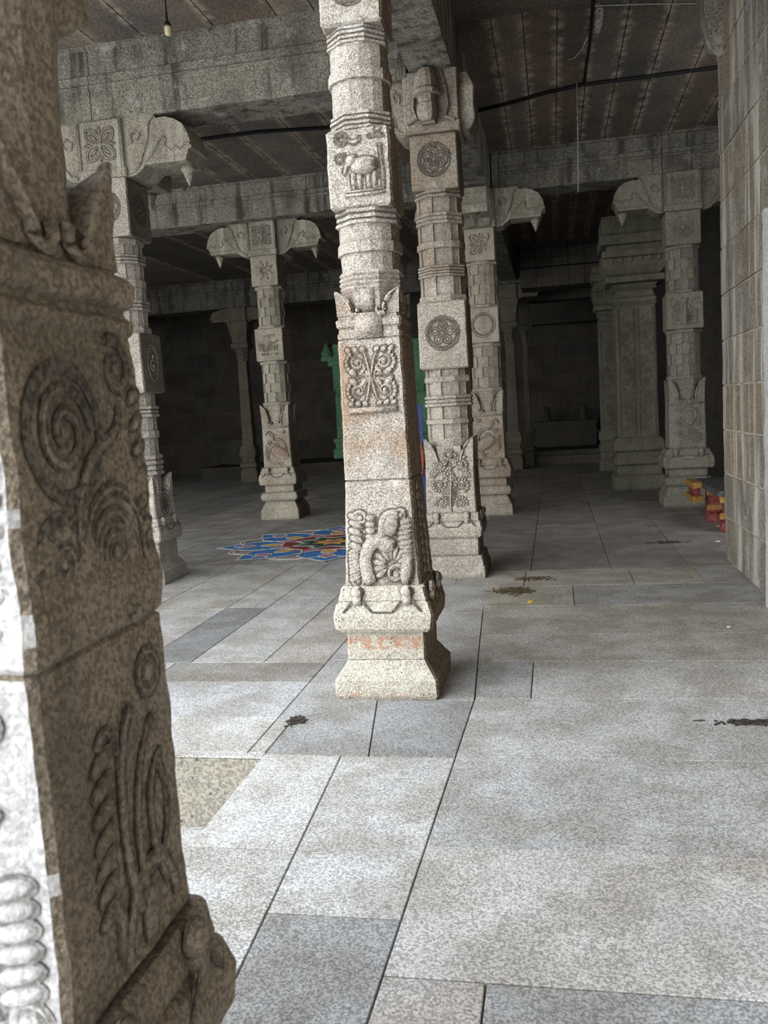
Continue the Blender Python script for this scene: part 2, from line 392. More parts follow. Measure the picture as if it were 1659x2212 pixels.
def makara_panel(R, v0, v1, w):
    H = v1-v0
    for k in range(5): R.blob(-w*.78+.004*(k % 2), v0+H*(.95-.105*k), .045, .021, -.35, .9)
    R.spiral(-w*.62, v0+H*.93, .042, 1.2, PI, .016, -1, 1.1)
    for k in range(5): R.blob(-w*.30, v0+H*(.93-.09*k), .033, .019, -.1, .9)
    for k in range(9): R.blob(-w*.86, v0+H*(.46-.048*k), .040, .018, .35, .9)
    R.curve((w*.10, v0+H*.66), (w*.06, v0+H*.9), (w*.2, v0+H*1.02), (w*.62, v0+H*.97), .030, .9, 14, .8)
    R.blob(w*.40, v0+H*.83, .07, .05, 1.2, .7)
    R.spiral(w*.70, v0+H*.95, .036, 1.1, PI, .016, -1, 1.1)
    for k in range(5): R.blob(w*.80, v0+H*(.86-.075*k), .046, .020, .15, 1.)
    for k in range(4): R.blob(w*.82, v0+H*(.50-.06*k), .042, .018, -.1, 1.)
    R.curve((-w*.35, v0), (-w*.75, v0+H*.4), (-w*.3, v0+H*.70), (w*.25, v0+H*.56), .040, .85, 18, 1.0)
    R.curve((-w*.52, v0+H*.03), (-w*.9, v0+H*.4), (-w*.5, v0+H*.74), (w*.1, v0+H*.68), .011, 1.2, 18, .8)
    R.blob(w*.22, v0+H*.54, .055, .045, 0, .8)
    R.fan(w*.36, v0+H*.24, .03, .115, .5, PI*1.18, 9, .018, .9)
    R.spiral(w*.48, v0+H*.12, .055, 1.3, 0, .018, 1, 1.1)
    R.blob(w*.82, v0+H*.17, .09, .038, 1.4, .9)
    R.ring(-w*.78, v0+H*.03, .03, .010, 1.1); R.blob(-w*.78, v0+H*.03, .014)
def elephant_panel(R, v0):
    R.bar(-.075, .125, v0, v0+.012, .010); R.bar(-.075, .125, v0+.02, v0+.027, .008)
    R.stroke([(.118, v0+.02), (.118, v0+.13), (.110, v0+.25)], .008, 1.)
    R.blob(.030, v0+.145, .075, .046, .05, .9)
    R.blob(-.035, v0+.175, .034, .030, .3, 1.0)
    R.curve((-.045, v0+.17), (-.075, v0+.15), (-.07, v0+.12), (-.085, v0+.11), .014, 1., 10, .5)
    R.blob(-.012, v0+.17, .022, .016, 1.2, 1.5)
    for u in (-.030, .002, .048, .078): R.stroke([(u, v0+.115), (u-.004, v0+.07), (u, v0+.03)], [.017, .013, .011], .9)
    R.curve((.095, v0+.16), (.112, v0+.14), (.104, v0+.10), (.10, v0+.07), .007, 1.)
    R.spiral(-.095, v0+.185, .028, 1.1, 0, .008, 1, 1.); R.blob(-.082, v0+.20, .02, .008, .8)
    R.ring(-.085, v0+.285, .028, .005); R.ring(-.085, v0+.285, .018, .003)
    R.stroke([(-.02+.030*math.cos(a), v0+.295+.030*math.sin(a)) for a in [PI+PI*i/12 for i in range(13)]], [.003+.008*math.sin(PI*i/12) for i in range(13)], .9)
    for a in (0, PI/2, PI): R.blob(.092+.022*math.cos(a), v0+.285+.022*math.sin(a), .02, .008, a)
    R.blob(.105, v0+.315, .018, .009, .4)
def vine_panel(R, v0, v1, w, seed=1):
    rnd = random.Random(seed); H = v1-v0
    R.curve((0, v0), (-w*.1, v0+H*.3), (w*.2, v0+H*.5), (0, v0+H*.75), .014, 1.2, 16, .7)
    for k in range(5):
        for sx in (-1, 1):
            y = v0+H*(.04+.06*k)
            R.curve((0, v0+.01*k), (sx*w*.1, y+H*.08), (sx*w*.25, y+H*.22), (sx*w*(.35+.13*k), y+H*.20), .007, 1.2)
    specs = [(-.55, .16, .3, 1), (.55, .13, .33, -1), (-.6, .45, .36, -1), (.62, .42, .36, 1), (.05, .62, .34, 1), (-.55, .76, .3, 1), (.6, .75, .32, -1), (0, .93, .26, 1), (-.15, .32, .2, -1), (.2, .80, .18, 1), (-.85, .62, .18, 1), (.88, .58, .18, -1), (-.2, .52, .16, 1)]
    for u, v, rr, sg in specs:
        cu, cv, q = u*w, v0+v*H, rr*w
        R.spiral(cu, cv, q*.62, 1.5, rnd.uniform(0, 6.28), .010, sg, 1.2)
        a0 = rnd.uniform(0, 6.28); R.fan(cu, cv, q*.68, q*1.22, a0, a0+sg*4.0, 9, .012, 1.0)
    for k in range(10): R.blob(rnd.uniform(-.9, .9)*w, v0+H*rnd.random(), .022, .012, rnd.uniform(0, 3), 1.)
def scroll_bird(R, v0, v1, w, sg=1):
    H = v1-v0
    R.curve((-sg*w*.3, v0+H*.05), (-sg*w*1.2, v0+H*.35), (-sg*w*.9, v0+H*.80), (sg*w*.1, v0+H*.72), .016, 1.1, 18, .8)
    R.curve((-sg*w*.2, v0+H*.08), (sg*w*1.0, v0+H*.0), (sg*w*1.05, v0+H*.35), (sg*w*.55, v0+H*.45), .016, 1.1, 18, .8)
    R.blob(-sg*w*.3, v0+H*.36, .14*w/.15, .075*w/.15, sg*.5, .35)
    R.spiral(sg*w*.42, v0+H*.42, w*.22, 1.3, PI, .013, sg, 1.2)
    R.spiral(sg*w*.02, v0+H*.55, w*.26, 1.3, 0, .013, -sg, 1.2)
    R.spiral(sg*w*.6, v0+H*.66, w*.22, 1.2, 0, .012, sg, 1.2)
    R.spiral(-sg*w*.72, v0+H*.93, w*.13, 1.1, 0, .012, sg, 1.2)
    R.spiral(sg*w*.35, v0+H*.86, w*.2, 1.2, 2, .012, -sg, 1.2)
    R.curve((sg*w*.2, v0+H*.7), (sg*w*.4, v0+H*1.0), (sg*w*.8, v0+H*.98), (sg*w*.9, v0+H*.85), .012, 1.1)
    for k in range(8): R.blob(sg*w*.92, v0+H*(.15+.055*k), .022, .009, .5*sg, 1.)
    for k in range(6): R.blob(-sg*w*(.1+.1*k)+.02, v0+H*.02, .02, .012, .7, 1.)
    for k in range(5): R.blob(sg*w*.1+k*.012, v0+H*(.30+.05*k), .016, .008, .6, 1.)
def s_scroll(R, v0, v1, w):
    H = v1-v0
    R.curve((-w*.2, v0+.01), (w*.1, v0+H*.2), (-w*.3, v0+H*.35), (w*.2, v0+H*.55), .016, 1.1, 16, .9)
    R.curve((w*.2, v0+H*.55), (w*1.0, v0+H*.78), (w*.6, v0+H*1.02), (-w*.1, v0+H*.9), .022, 1.1, 16, .7)
    R.spiral(-w*.45, v0+H*.62, w*.36, 1.6, PI/2, .016, 1, 1.1)
    R.spiral(w*.45, v0+H*.25, w*.36, 1.6, 0, .016, -1, 1.1)
    R.fan(w*.45, v0+H*.25, w*.36, w*.62, -.8, 2.6, 9, .016, 1.)
    for k in range(7): R.curve((-w*.15, v0+H*(.03+.05*k)), (-w*.4, v0+H*(.1+.05*k)), (-w*.6, v0+H*(.12+.05*k)), (-w*.8, v0+H*(.08+.05*k)), .010, 1.1)
    for k in range(9): R.blob(w*(.86-.004*k*k), v0+H*(.55+.045*k), .03, .011, .3+.1*k, 1.)
    R.spiral(-w*.55, v0+H*.93, w*.22, 1.2, 0, .012, -1, 1.1); R.spiral(w*.05, v0+H*.96, w*.18, 1.2, 0, .012, 1, 1.1)
    for k in range(4): R.blob(-w*.6+k*w*.4, v0+.012, .03, .014, 0, 1.)
def vase_relief(R, v0, v1, w):
    H = v1-v0
    pr = [(.0, .30), (.05, .30), (.07, .14), (.14, .30), (.30, .40), (.45, .32), (.58, .16), (.72, .11), (.85, .2), (.9, .24), (.93, .2)]
    R.poly([(w*b, v0+H*a) for a, b in pr]+[(-w*b, v0+H*a) for a, b in reversed(pr)], .012)
    for sx in (-1, 1):
        for k in range(8):
            a = -.5+.25*k
            R.blob(sx*w*(.62+.12*math.sin(k*.5)), v0+H*(.12+.07*k), .038, .011, sx*(.1+.1*k), 1.)
        R.spiral(sx*w*.55, v0+H*.80, w*.2, 1.3, 0, .010, sx, 1.1); R.spiral(sx*w*.85, v0+H*.92, w*.12, 1.2, 0, .009, -sx, 1.1)
        R.curve((sx*w*.3, v0+H*.05), (sx*w*.6, v0+H*.25), (sx*w*.5, v0+H*.5), (sx*w*.32, v0+H*.72), .009, 1.)
        for k in range(5): R.blob(sx*w*(.4+.1*k), v0+.012, .018, .012, 0, 1.)
def star_flower(R, cv, rad, n=8):
    for i in range(n): R.blob(rad*.55*math.cos(2*PI*i/n+PI/8), cv+rad*.55*math.sin(2*PI*i/n+PI/8), rad*.42, rad*.10, 2*PI*i/n+PI/8, .15)
    for i in range(n):
        a = 2*PI*i/n+PI/8; c, s = math.cos(a), math.sin(a)
        R.poly([(rad*c, cv+rad*s), (rad*.45*math.cos(a+.38), cv+rad*.45*math.sin(a+.38)), (rad*.2*c, cv+rad*.2*s), (rad*.45*math.cos(a-.38), cv+rad*.45*math.sin(a-.38))], .010)
    R.ring(0, cv, rad*.2, rad*.06)
def swan_relief(R, cv, s):
    for q in (0, 1, 2):
        o = q*.018
        R.curve((-s*.55+o, cv-s*.6), (-s*1.0+o, cv+s*.3), (-s*.4+o, cv+s*.95-o), (s*.55-o, cv+s*.75-o), .008, 1.2, 16, .9)
    R.spiral(s*.0, cv+s*.25, s*.28, 1.4, PI/2, .010, 1, 1.2)
    for k in range(4):
        for j in range(3): R.blob(-s*.1+s*.28*k-.05*s*j, cv-s*.05-s*.24*j+.1*s*k*(1 if j == 0 else .5), .020, .015, .3, 1.)
    for k in range(8): R.blob(-s*.7+s*.2*k, cv-s*.82, .016, .010, 1.2, 1.)
    for k in range(7): R.blob(-s*.88, cv-s*.45+s*.17*k, .014, .007, .2, 1.)

def keyhole(R, cu, cv, k=1.):
    R.blob(cu, cv+.012*k, .036*k, .036*k, 0, .9); R.bar(cu-.022*k, cu+.022*k, cv-.055*k, cv-.005*k, .020)
def cushion(mb, z0, z1, rb, rt, **k):
    """square cushion base: ledge under the shaft, then a swelling body"""
    h = z1-z0
    loft(mb, 'sq', [(z0, rb-.02), (z0+.02, rb-.004), (z0+h*.38, rb+.004), (z0+h*.62, rb-.012), (z0+h*.68, rb-.028)], **k)
    loft(mb, 'sq', [(z0+h*.64, rb-.03), (z0+h*.70, rb-.022), (z1-.01, rt+.022), (z1, rt+.012)], **k)
def petals_on(R, z0, z1, hw):
    h = z1-z0; R.g = .0012; R.k = .6
    for s in (-1, 1):
        c = s*hw*.5
        R.stroke([(c-hw*.30, z0+h*.46), (c-hw*.24, z0+h*.52), (c-hw*.11, z0+h*.70)], .005, 1.2)
        R.stroke([(c+hw*.30, z0+h*.46), (c+hw*.24, z0+h*.52), (c+hw*.11, z0+h*.70)], .005, 1.2)
    R.stroke([(-hw*.22, z0+h*.45), (hw*.22, z0+h*.45)], .005, 1.2)

def horns(mats, root, hw, z0, z1, size, flare=.012, curl=True, amp=.002, p=2., q=.62):
    """leaf-horns at the four corners of a recessed drum, each a part of its own"""
    for sx in (-1, 1):
        for sy_ in (-1, 1):
            mb = MB(); rs = []
            N = 12
            for i in range(N+1):
                t = i/N; z = z0+(z1-z0)*t
                s = max(.016, size*(1-t**p)**q); o = hw+flare*t*t
                c = min(.01, s*.25)
                w4 = [(x*sx, y*sy_, z) for x, y in ((o-s, o), (o-s, o-s), (o, o-s), (o, o))]
                if sx*sy_ < 0: w4.reverse()
                rs.append(w4)
            mb.rings(rs)
            # ridge following the inner edge and curl, on both outer faces
            for face in (0, 1):
                pts = []
                for i in range(N+1):
                    t = i/N; z = z0+(z1-z0)*t; s = max(.016, size*(1-t**p)**q); o = hw+flare*t*t
                    pts.append((o-s+.010, z))
                if curl:
                    cu, cv, R_ = pts[0][0]-.010, z0+size*.22, size*.22
                    pts = [(cu+R_*math.cos(a), cv+R_*math.sin(a)) for a in [2.6+4.2*i/10 for i in range(11)]][::1]+pts[2:]
                dd = hw+.004
                p3 = [(u*sx, dd*sy_, v) if face == 0 else (dd*sx, u*sy_, v) for u, v in pts]
                mb.tube(p3, [.013]*(len(p3)-4)+[.012, .010, .007, .004], 6)
            mb.build('corner_horn', mats, root, amp=amp, freq=20.)

def bracket_arm(root, mat, ang, z0, z1, start, reach, wid, pend=True):
    """one carved corbel arm leaving the capital block"""
    h = z1-z0; L = reach-start
    pr = [(0, 0), (.08, 0), (.16, .02), (.24, .10), (.30, .16), (.90, .16), (.95, .34), (1.0, .37), (.985, .43), (.96, .60), (.88, .78), (.76, .88), (.62, .93), (.50, .92), (.47, 1.0), (0, 1.0)]
    mb = MB(); pts = [(start+L*a, z0+h*b) for a, b in pr]
    rs = [[(x, -wid+.012, z) for x, z in pts], [(x, -wid, z) for x, z in pts], [(x, wid, z) for x, z in pts], [(x, wid-.012, z) for x, z in pts]]
    rs = [[(x, y, z) for x, z in pts] for y in (-wid, wid)]
    mb.rings(rs)
    for s in (-1, 1):  # carved outlines on both cheeks
        y = s*(wid+.003)
        def P(a, b): return (start+L*a, y, z0+h*b)
        mb.tube([P(.05, .06), P(.16, .10), P(.24, .24), P(.30, .42), P(.36, .62), P(.38, .82), P(.46, .95)], .012, 6)
        mb.tube([P(.30, .20), P(.42, .36), P(.52, .54), P(.60, .60), P(.63, .52), P(.60, .46)], .010, 6)
        mb.tube([P(.60, .44), P(.68, .36), P(.75, .42), P(.82, .35), P(.90, .44), P(.98, .42)], .010, 6)
        mb.tube([P(.12, .55), P(.10, .68), P(.18, .76), P(.25, .68), P(.20, .58)], .010, 6)
        mb.tube([P(.40, .24), P(.92, .24)], .007, 6)
    o = mb.build('bracket', mat, root, amp=.003, freq=12.); o.rotation_euler.z = ang
    if pend:
        p = MB(); cx = start+L*.80
        p.lathe([(z0+h*.17, .06), (z0+h*.10, .068), (z0+h*.05, .05), (z0-h*.03, .036), (z0-h*.17, .006)], cx, 0, 12)
        p.build('pendant', mat, o, smooth=False)
    return o
def capital(root, mat, z0, z1, hw, arms, reach, wid, pend=True, face=True):
    mb = MB(); block(mb, z0, z1, hw, c=.008); block(mb, z0, z0+(z1-z0)*.16, hw+.010, c=.006)
    b = mb.build('capital_block', mat, root, amp=.002)
    if face:
        R = Relief(hw+.002); h = (z1-z0); lotus_square(R, z0+h*.58, h*.29)
        for u in (-hw*.93, hw*.93): R.stroke([(u, z0+h*.18), (u, z1-.01)], .010)
        R.out(mat, b)
    for a in arms: bracket_arm(root, mat, a, z0, z1, hw, reach, wid, pend)
    return b

# ------------------------------------------------------------------ setting: floor
def rq(x0, x1, y0, y1): return [(x0, y0), (x1, y0), (x1, y1), (x0, y1)]
fl = MB()
def slab(pts, tone, lift=0.0, gap=.003):
    n = len(pts); cx = sum(p[0] for p in pts)/n; c2 = sum(p[1] for p in pts)/n
    q = [(x-math.copysign(gap, x-cx), y-math.copysign(gap, y-c2)) for x, y in pts]
    fl.prism(q, -.10, lift, 0, tone, .0022)
E = -1.345
def S0(y): return -.983+(3.569-y)*.0517
def A(y): return -.475-(3.6-y)*.022 if y < 4.45 else -.466-(y-4.45)*.055
def T(t, b=0.): return (t-b*.02, t, t+b*.035)
# near strip beside the pit
slab([(E, 2.77), (S0(2.77), 2.77), (S0(3.61), 3.61), (E, 3.61)], T(1.12, .5))
slab([(E, .2), (S0(.2), .2), (S0(2.77), 2.77), (E, 2.77)], T(.98, .3))
slab([(S0(2.39), 2.39), (A(2.39), 2.39), (A(3.61), 3.61), (S0(3.61), 3.61)], T(1.02, .6))
slab([(S0(.2), .2), (A(.2), .2), (A(2.39), 2.39), (S0(2.39), 2.39)], T(.66, .9))
slab([(E, 3.61), (-.86, 3.61), (-.97, 4.36), (E, 4.05)], T(.74, .8))
slab([(-.86, 3.61), (A(3.61), 3.61), (A(4.36), 4.36), (-.97, 4.36)], T(.66, 1.0))
slab([(-1.43, 4.05), (E, 4.05), (-.97, 4.36), (A(4.40), 4.36), (A(5.1), 5.1), (-1.43, 5.1)], T(.82, .8))
slab([(-1.43, 5.1), (A(5.1), 5.1), (A(6.3), 6.3), (-1.43, 6.3)], T(.88))
slab([(-1.43, 6.3), (A(6.3), 6.3), (-.60, 7.5), (-1.43, 7.5)], T(.85))
# right of the long seam: cross courses
rows = [(.2, 2.13, [(-.23, (.86, .83, .82)), (1.7, T(.72, 1.0))]), (2.13, 2.845, [(1.7, T(.98))]), (2.845, 3.625, [(1.7, T(.86, .8))]), (3.625, 4.40, [(1.7, T(.88, .6))]),
        (4.40, 5.06, [(-.17, T(.78, .5)), (1.7, T(.90))]), (5.06, 5.67, [(1.7, (.84, .82, .78))]), (5.67, 6.50, [(1.7, (.78, .77, .71))]),
        (6.50, 7.23, [(.10, (.80, .77, .69)), (1.7, T(.70))]), (7.23, 7.92, [(-.30, (.84, .78, .70)), (.60, (.82, .78, .72)), (1.15, (.80, .75, .68)), (1.7, T(.74))])]
for y0, y1, cells in rows:
    xa = None
    for x1, t in cells:
        p0 = (A(y0) if xa is None else xa); p1 = (A(y1) if xa is None else xa)
        slab([(p0, y0), (x1, y0), (x1, y1), (p1, y1)], t, random.uniform(-.001, .001)); xa = x1
# far right lanes running away from the camera
def lane(x0, x1, y0, y1, lens, base, ph=0, warm=0.):
    y = y0; rnd = random.Random(int(x0*100)+ph)
    while y < y1-.05:
        L = min(rnd.uniform(*lens), y1-y)
        if y1-y-L < .4: L = y1-y
        t = base*rnd.uniform(.82, 1.08); w = rnd.uniform(-.01, .02)
        slab(rq(x0, x1, y, y+L), (t+w+warm, t+warm*.4, t-w), rnd.uniform(-.001, .001)); y += L
for x0, x1 in ((-.90, -.26), (-.26, .455), (.455, 1.13), (1.13, 1.8), (1.8, 2.5), (2.5, 3.3), (3.3, 4.2)):
    lane(x0, x1, 7.92, 22.2, (.9, 2.3), .62, 0, .05)
lane(-1.43, -.90, 7.5, 22.2, (1., 2.2), .80)
slab(rq(-.90, -.60, 7.5, 7.92), T(.8))
# left lanes
slab(rq(-6., -1.43, 3.62, 4.075), T(1.06, .4)); slab(rq(-1.43, E, 3.62, 4.05), T(1.02)); fl.box(-6, E, 3.584, 3.622, -.012, -.001, 0, 1.02)
slab(rq(-6., -1.43, 4.075, 4.665), T(.95, 1.2))
slab(rq(-2.42, -1.43, 4.665, 5.05), (.62, .60, .58)); slab(rq(-6., -2.42, 4.665, 5.05), T(.92))
slab(rq(-1.84, -1.43, 5.05, 6.95), (.86, .83, .80)); slab(rq(-2.33, -1.84, 5.05, 6.95), T(.92, .3)); slab(rq(-2.68, -2.33, 5.05, 6.60), T(.56, .8)); slab(rq(-2.68, -2.33, 6.60, 8.6), T(.9))
slab(rq(-3.36, -2.68, 5.05, 6.55), T(.9)); slab(rq(-3.36, -2.68, 6.55, 8.6), (.88, .87, .84)); slab(rq(-4.1, -3.36, 5.05, 7.0), T(.9)); slab(rq(-4.1, -3.36, 7.0, 8.6), T(.86))
slab(rq(-6., -4.1, 5.05, 8.6), T(.86)); slab(rq(-1.84, -1.43, 6.95, 8.6), T(.88)); slab(rq(-2.33, -1.84, 6.95, 8.6), T(.85))
for i in range(24):
    x0 = -15.9+i*(-1.43+15.9)/24; lane(x0, x0+(-1.43+15.9)/24, 8.6, 24.88, (1.4, 3.2), .80, i)
for i in range(6):
    lane(-15.9+i*1.65, -15.9+(i+1)*1.65, 3.585, 8.6, (1.4, 3.), .85, i)
slab(rq(-16, 6, -9, .2), T(.95), -.004)
fl.box(-16, 4.4, 3.60, 25.3, -.30, -.014, 1, 1.0); fl.box(E+.004, 4.4, .2, 3.61, -.30, -.014, 1, 1.0)
struct(fl, 'floor', [M['floor'], M['mortar']])
sk = MB(); sk.box(-16, E+.3, .2, 3.64, -.46, -.345, 0, T(.95, .4)); struct(sk, 'floor_sunken', [M['floor']])
rs_ = MB()
rs_.box(-16, E+.002, 3.586, 3.75, -.345, -.016, 0)
rs_.box(E-.012, E+.02, .2, 3.60, -.345, -.105, 0); struct(rs_, 'trim_1', [M['riser']], edge=.12, amp=.003)

# ------------------------------------------------------------------ setting: ceiling, beams
CZ = 4.95
ce = MB(); edges = []
def cslab(x0, x1, y0, y1, t, lane=True):
    a, b = x0+.006, x1-.006; c = (a+b)/2; h = (b-a)/2 if lane else .4
    for p, q, ep, eq in ((a, c, 0 if lane else .4, h), (c, b, h, 0 if lane else .4)):
        ce.box(p, q, y0, y1, CZ, CZ+.18, 0, t)
        edges.extend([ep, eq, eq, ep]*2)
def cbay(xs, y0, y1, base=1.0):
    for a, b in zip(xs, xs[1:]):
        t = base*random.uniform(.75, 1.2); w = random.uniform(-.05, .08)
        cslab(a, b, y0, y1, (t+w, t, t-w*.6))
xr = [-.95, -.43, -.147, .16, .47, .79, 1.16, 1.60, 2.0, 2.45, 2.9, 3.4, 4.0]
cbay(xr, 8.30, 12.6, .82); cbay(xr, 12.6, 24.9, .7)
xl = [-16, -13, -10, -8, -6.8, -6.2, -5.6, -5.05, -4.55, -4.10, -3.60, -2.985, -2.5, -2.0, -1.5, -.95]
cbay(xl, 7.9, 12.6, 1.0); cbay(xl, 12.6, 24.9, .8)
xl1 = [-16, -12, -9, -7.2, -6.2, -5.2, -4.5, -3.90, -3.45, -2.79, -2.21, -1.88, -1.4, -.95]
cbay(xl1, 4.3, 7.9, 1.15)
y = -7.1
for d in (1., 1., 1., 1.1, 1., 1., 1., 1., .9, 1.0, .95, 1.0, .9, .95, .9, .7):
    cslab(-.95, 4.0, y+.006, min(8.30, y+d)-.006, random.uniform(.75, .95), False); y += d
    if y > 8.25: break
ce.box(-16, 4., 4.3, 24.9, CZ+.03, CZ+.20, 1, 1.0); ce.box(-1.1, 4., -7.1, 4.3, CZ+.03, CZ+.20, 1, 1.0)
co = struct(ce, 'ceiling', [M['ceil'], M['ceilj']])
ed = co.data.attributes.new('edge', 'FLOAT', 'POINT')
ed.data.foreach_set('value', edges+[.4]*(len(co.data.vertices)-len(edges)))

def beam_x(name, x0, x1, y0, y1, z0, z1, cuts, lip=True, tone=1.0):
    mb = MB(); xs = [x0]+cuts+[x1]
    for a, b in zip(xs, xs[1:]):
        h = z1-z0; t = tone*random.uniform(.9, 1.1)
        pr = [(z0, .02), (z0+.02, 0), (z0+h*.40, 0), (z0+h*.42, -.02), (z0+h*.47, -.024), (z0+h*.49, .0), (z0+h*.53, -.012), (z0+h*.60, -.012), (z0+h*.62, .012), (z0+h*.93, .012), (z0+h*.95, -.02), (z1, -.02)]
        g = .004
        rs = []
        for x in (a+g, b-g):
            rs.append([(x, y0+d, z) for z, d in pr]+[(x, y1-d, z) for z, d in reversed(pr)])
        mb.rings(rs, 0, t)
    return struct(mb, name, [M['beam']], edge=.25, amp=.006, freq=5.)
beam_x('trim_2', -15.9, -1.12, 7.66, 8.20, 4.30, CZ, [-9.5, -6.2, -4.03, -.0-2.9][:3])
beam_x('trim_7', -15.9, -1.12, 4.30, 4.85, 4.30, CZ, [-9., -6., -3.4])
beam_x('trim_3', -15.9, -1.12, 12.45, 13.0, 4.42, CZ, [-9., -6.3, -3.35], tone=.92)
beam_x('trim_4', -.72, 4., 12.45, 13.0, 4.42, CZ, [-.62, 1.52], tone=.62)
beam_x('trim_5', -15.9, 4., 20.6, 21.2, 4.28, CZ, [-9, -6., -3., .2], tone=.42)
yb = MB()
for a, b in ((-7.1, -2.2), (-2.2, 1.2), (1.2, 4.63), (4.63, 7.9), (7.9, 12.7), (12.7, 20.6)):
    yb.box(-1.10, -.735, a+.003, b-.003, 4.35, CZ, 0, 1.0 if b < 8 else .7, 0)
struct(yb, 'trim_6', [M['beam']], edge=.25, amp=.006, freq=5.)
# long carved course high in the back aisle
bl = MB()
for k, (z, d) in enumerate(((4.02, .0), (4.22, .05), (4.45, .0), (4.62, -.06), (4.80, .03))):
    for i in range(7): bl.box(-.6+i*.34, -.6+(i+1)*.34-.008, 19.6+d, 20.4, z, z+.21, 0, random.uniform(.75, 1.1), .008)
struct(bl, 'trim_8', [M['dark']])

# ------------------------------------------------------------------ setting: walls
def block_wall(name, mats, axis, at, a0, a1, z0, z1, course, lens, sgn, thick=.35, tone=(.8, 1.15), seed=1, gap=.008, jit=.01, phase=0.):
    mb = MB(); rnd = random.Random(seed); z = z0; k = 0
    while z < z1-.02:
        h = min(course, z1-z); a = a0-(rnd.uniform(0, .5) if k % 2 else 0)
        while a < a1-.01:
            L = rnd.uniform(*lens); b = min(a+L, a1); aa = max(a, a0)
            if a1-b < .2: b = a1
            if b-aa > .03:
                d = rnd.uniform(0, jit); t = rnd.uniform(*tone); w = rnd.uniform(-.05, .07)
                o = at-sgn*d
                lo, hi = (o, o+sgn*thick) if sgn > 0 else (o+sgn*thick, o)
                q = (t+w, t, t-w)
                if axis == 'x': mb.box(lo, hi, aa+gap, b-gap, z+gap, z+h-gap, 0, q)
                else: mb.box(aa+gap, b-gap, lo, hi, z+gap, z+h-gap, 0, q)
            a = b
        z += h; k += 1
    lo, hi = sorted((at+sgn*.004, at+sgn*(thick-.02)))
    if axis == 'x': mb.box(lo, hi, a0+.004, a1-.004, z0, z1, 1, 1.)
    else: mb.box(a0+.004, a1-.004, lo, hi, z0, z1, 1, 1.)
    return struct(mb, name, mats, edge=.22, amp=.006, freq=7.)
block_wall('wall_right', [M['wall'], M['wallj']], 'x', 1.49, -7., 8.28, 0, CZ, .392, (.9, 1.7), 1, thick=.8, seed=5, tone=(.9, 1.12))
cb = MB(); loft(cb, 'sq', [(4.30, .03), (4.36, .10), (4.44, .13), (4.62, .17), (CZ, .19)], 1.50, 8.10, sy=1.0); struct(cb, 'trim_9', [M['wall']], edge=.08, amp=.008)
js = MB(); js.box(1.41, 1.50, 6.30, 6.38, 0, 2.70, 0, 1., .01); struct(js, 'trim_10', [M['plaster']], edge=.15, amp=.006)
block_wall('wall_back', [M['dark'], M['darkj']], 'y', 24.9, -16, 4., 0, CZ, .45, (.6, 1.3), 1, seed=3)
block_wall('wall_side_right', [M['dark'], M['darkj']], 'x', 3.9, 8.28, 24.9, 0, CZ, .45, (.7, 1.4), 1, seed=4)
block_wall('wall_left', [M['dark'], M['darkj']], 'x', -15.9, 9., 24.9, 0, CZ, .45, (.7, 1.4), -1, seed=6)
pf = MB(); pf.box(-9.5, -1.7, 22.4, 24.88, -.014, .30, 0, .8, .01); pf.box(-9.55, -1.7, 22.35, 24.88, .24, .31, 0, .9, .01); struct(pf, 'trim_11', [M['dark']], edge=.4, amp=.004)
st = MB(); st.box(-.62, 1.15, 21.9, 24.88, -.014, .22, 0, 1.5, .01); st.box(-.62, 1.15, 22.05, 24.88, .22, .34, 0, 1.2, .01); struct(st, 'trim_12', [M['dark']], edge=.3, amp=.004)
# deep lintels over the far chamber
lt = MB(); lt.box(-.7, 1.2, 21.9, 22.4, 3.98, 4.9, 0, .9); lt.box(-.5, 1.2, 23.3, 23.8, 3.55, 3.95, 0, .8); struct(lt, 'trim_13', [M['dark']], edge=.3, amp=.006)

# ------------------------------------------------------------------ pillars
def knobs(root, cush, mat, z0, z1, hw, faces=('front', 'right'), k=1.0):
    for f in faces:
        R = Relief(lambda v: hw-.022, f); R.g = .002
        for s in (-1, 1): keyhole(R, s*hw*.5, z0+(z1-z0)*.84, k)
        R.out(mat, cush, 'knob_relief')
        R = Relief(lambda v: hw-.002, f); petals_on(R, z0, z1, hw); R.out(mat, cush, 'petal_relief')

def near_bits(): pass

# --- centre pillar -------------------------------------------------
P1 = empty('stone_pillar', (-.918, 4.63, 0), 'pale granite pillar in the centre foreground carved with an elephant panel, standing whole on the floor', 'pillar', 'carved granite pillars of the hall')
m, mb_ = M['p1'], M['p1base']
b = MB(); loft(b, 'sq', [(0, .272), (.02, .278), (.105, .278), (.112, .272), (.195, .216), (.2, .214)]); block(b, .198, .362, .213, c=.006)
b.build('plinth', mb_, P1, edge=.05, amp=.0035, freq=14.)
b = MB(); cushion(b, .358, .602, .264, .205); c1 = b.build('base_cushion', mb_, P1, edge=.05, amp=.004, freq=14.)
knobs(P1, c1, mb_, .358, .602, .264)
def hw1(v): return .203-.026*min(1, max(0, (v-.60)/.55))-.009*min(1, max(0, (v-1.15)/.74))
b = MB(); loft(b, 'sq', [(.598, .206), (.61, .203)]+[(v, hw1(v)) for v in (.75, .9, 1.05, 1.148)]+[(1.155, hw1(1.15)-.007)], back=.055)
loft(b, 'sq', [(1.155, hw1(1.15)-.009), (1.163, hw1(1.15)+.001)]+[(v, hw1(v)) for v in (1.4, 1.65, 1.885)]+[(1.892, .160)], back=.055)
s1 = b.build('lower_shaft', m, P1, edge=.035, amp=.0035, freq=16.)
R = Relief(hw1); makara_panel(R, .615, .985, .165); R.out(m, s1)
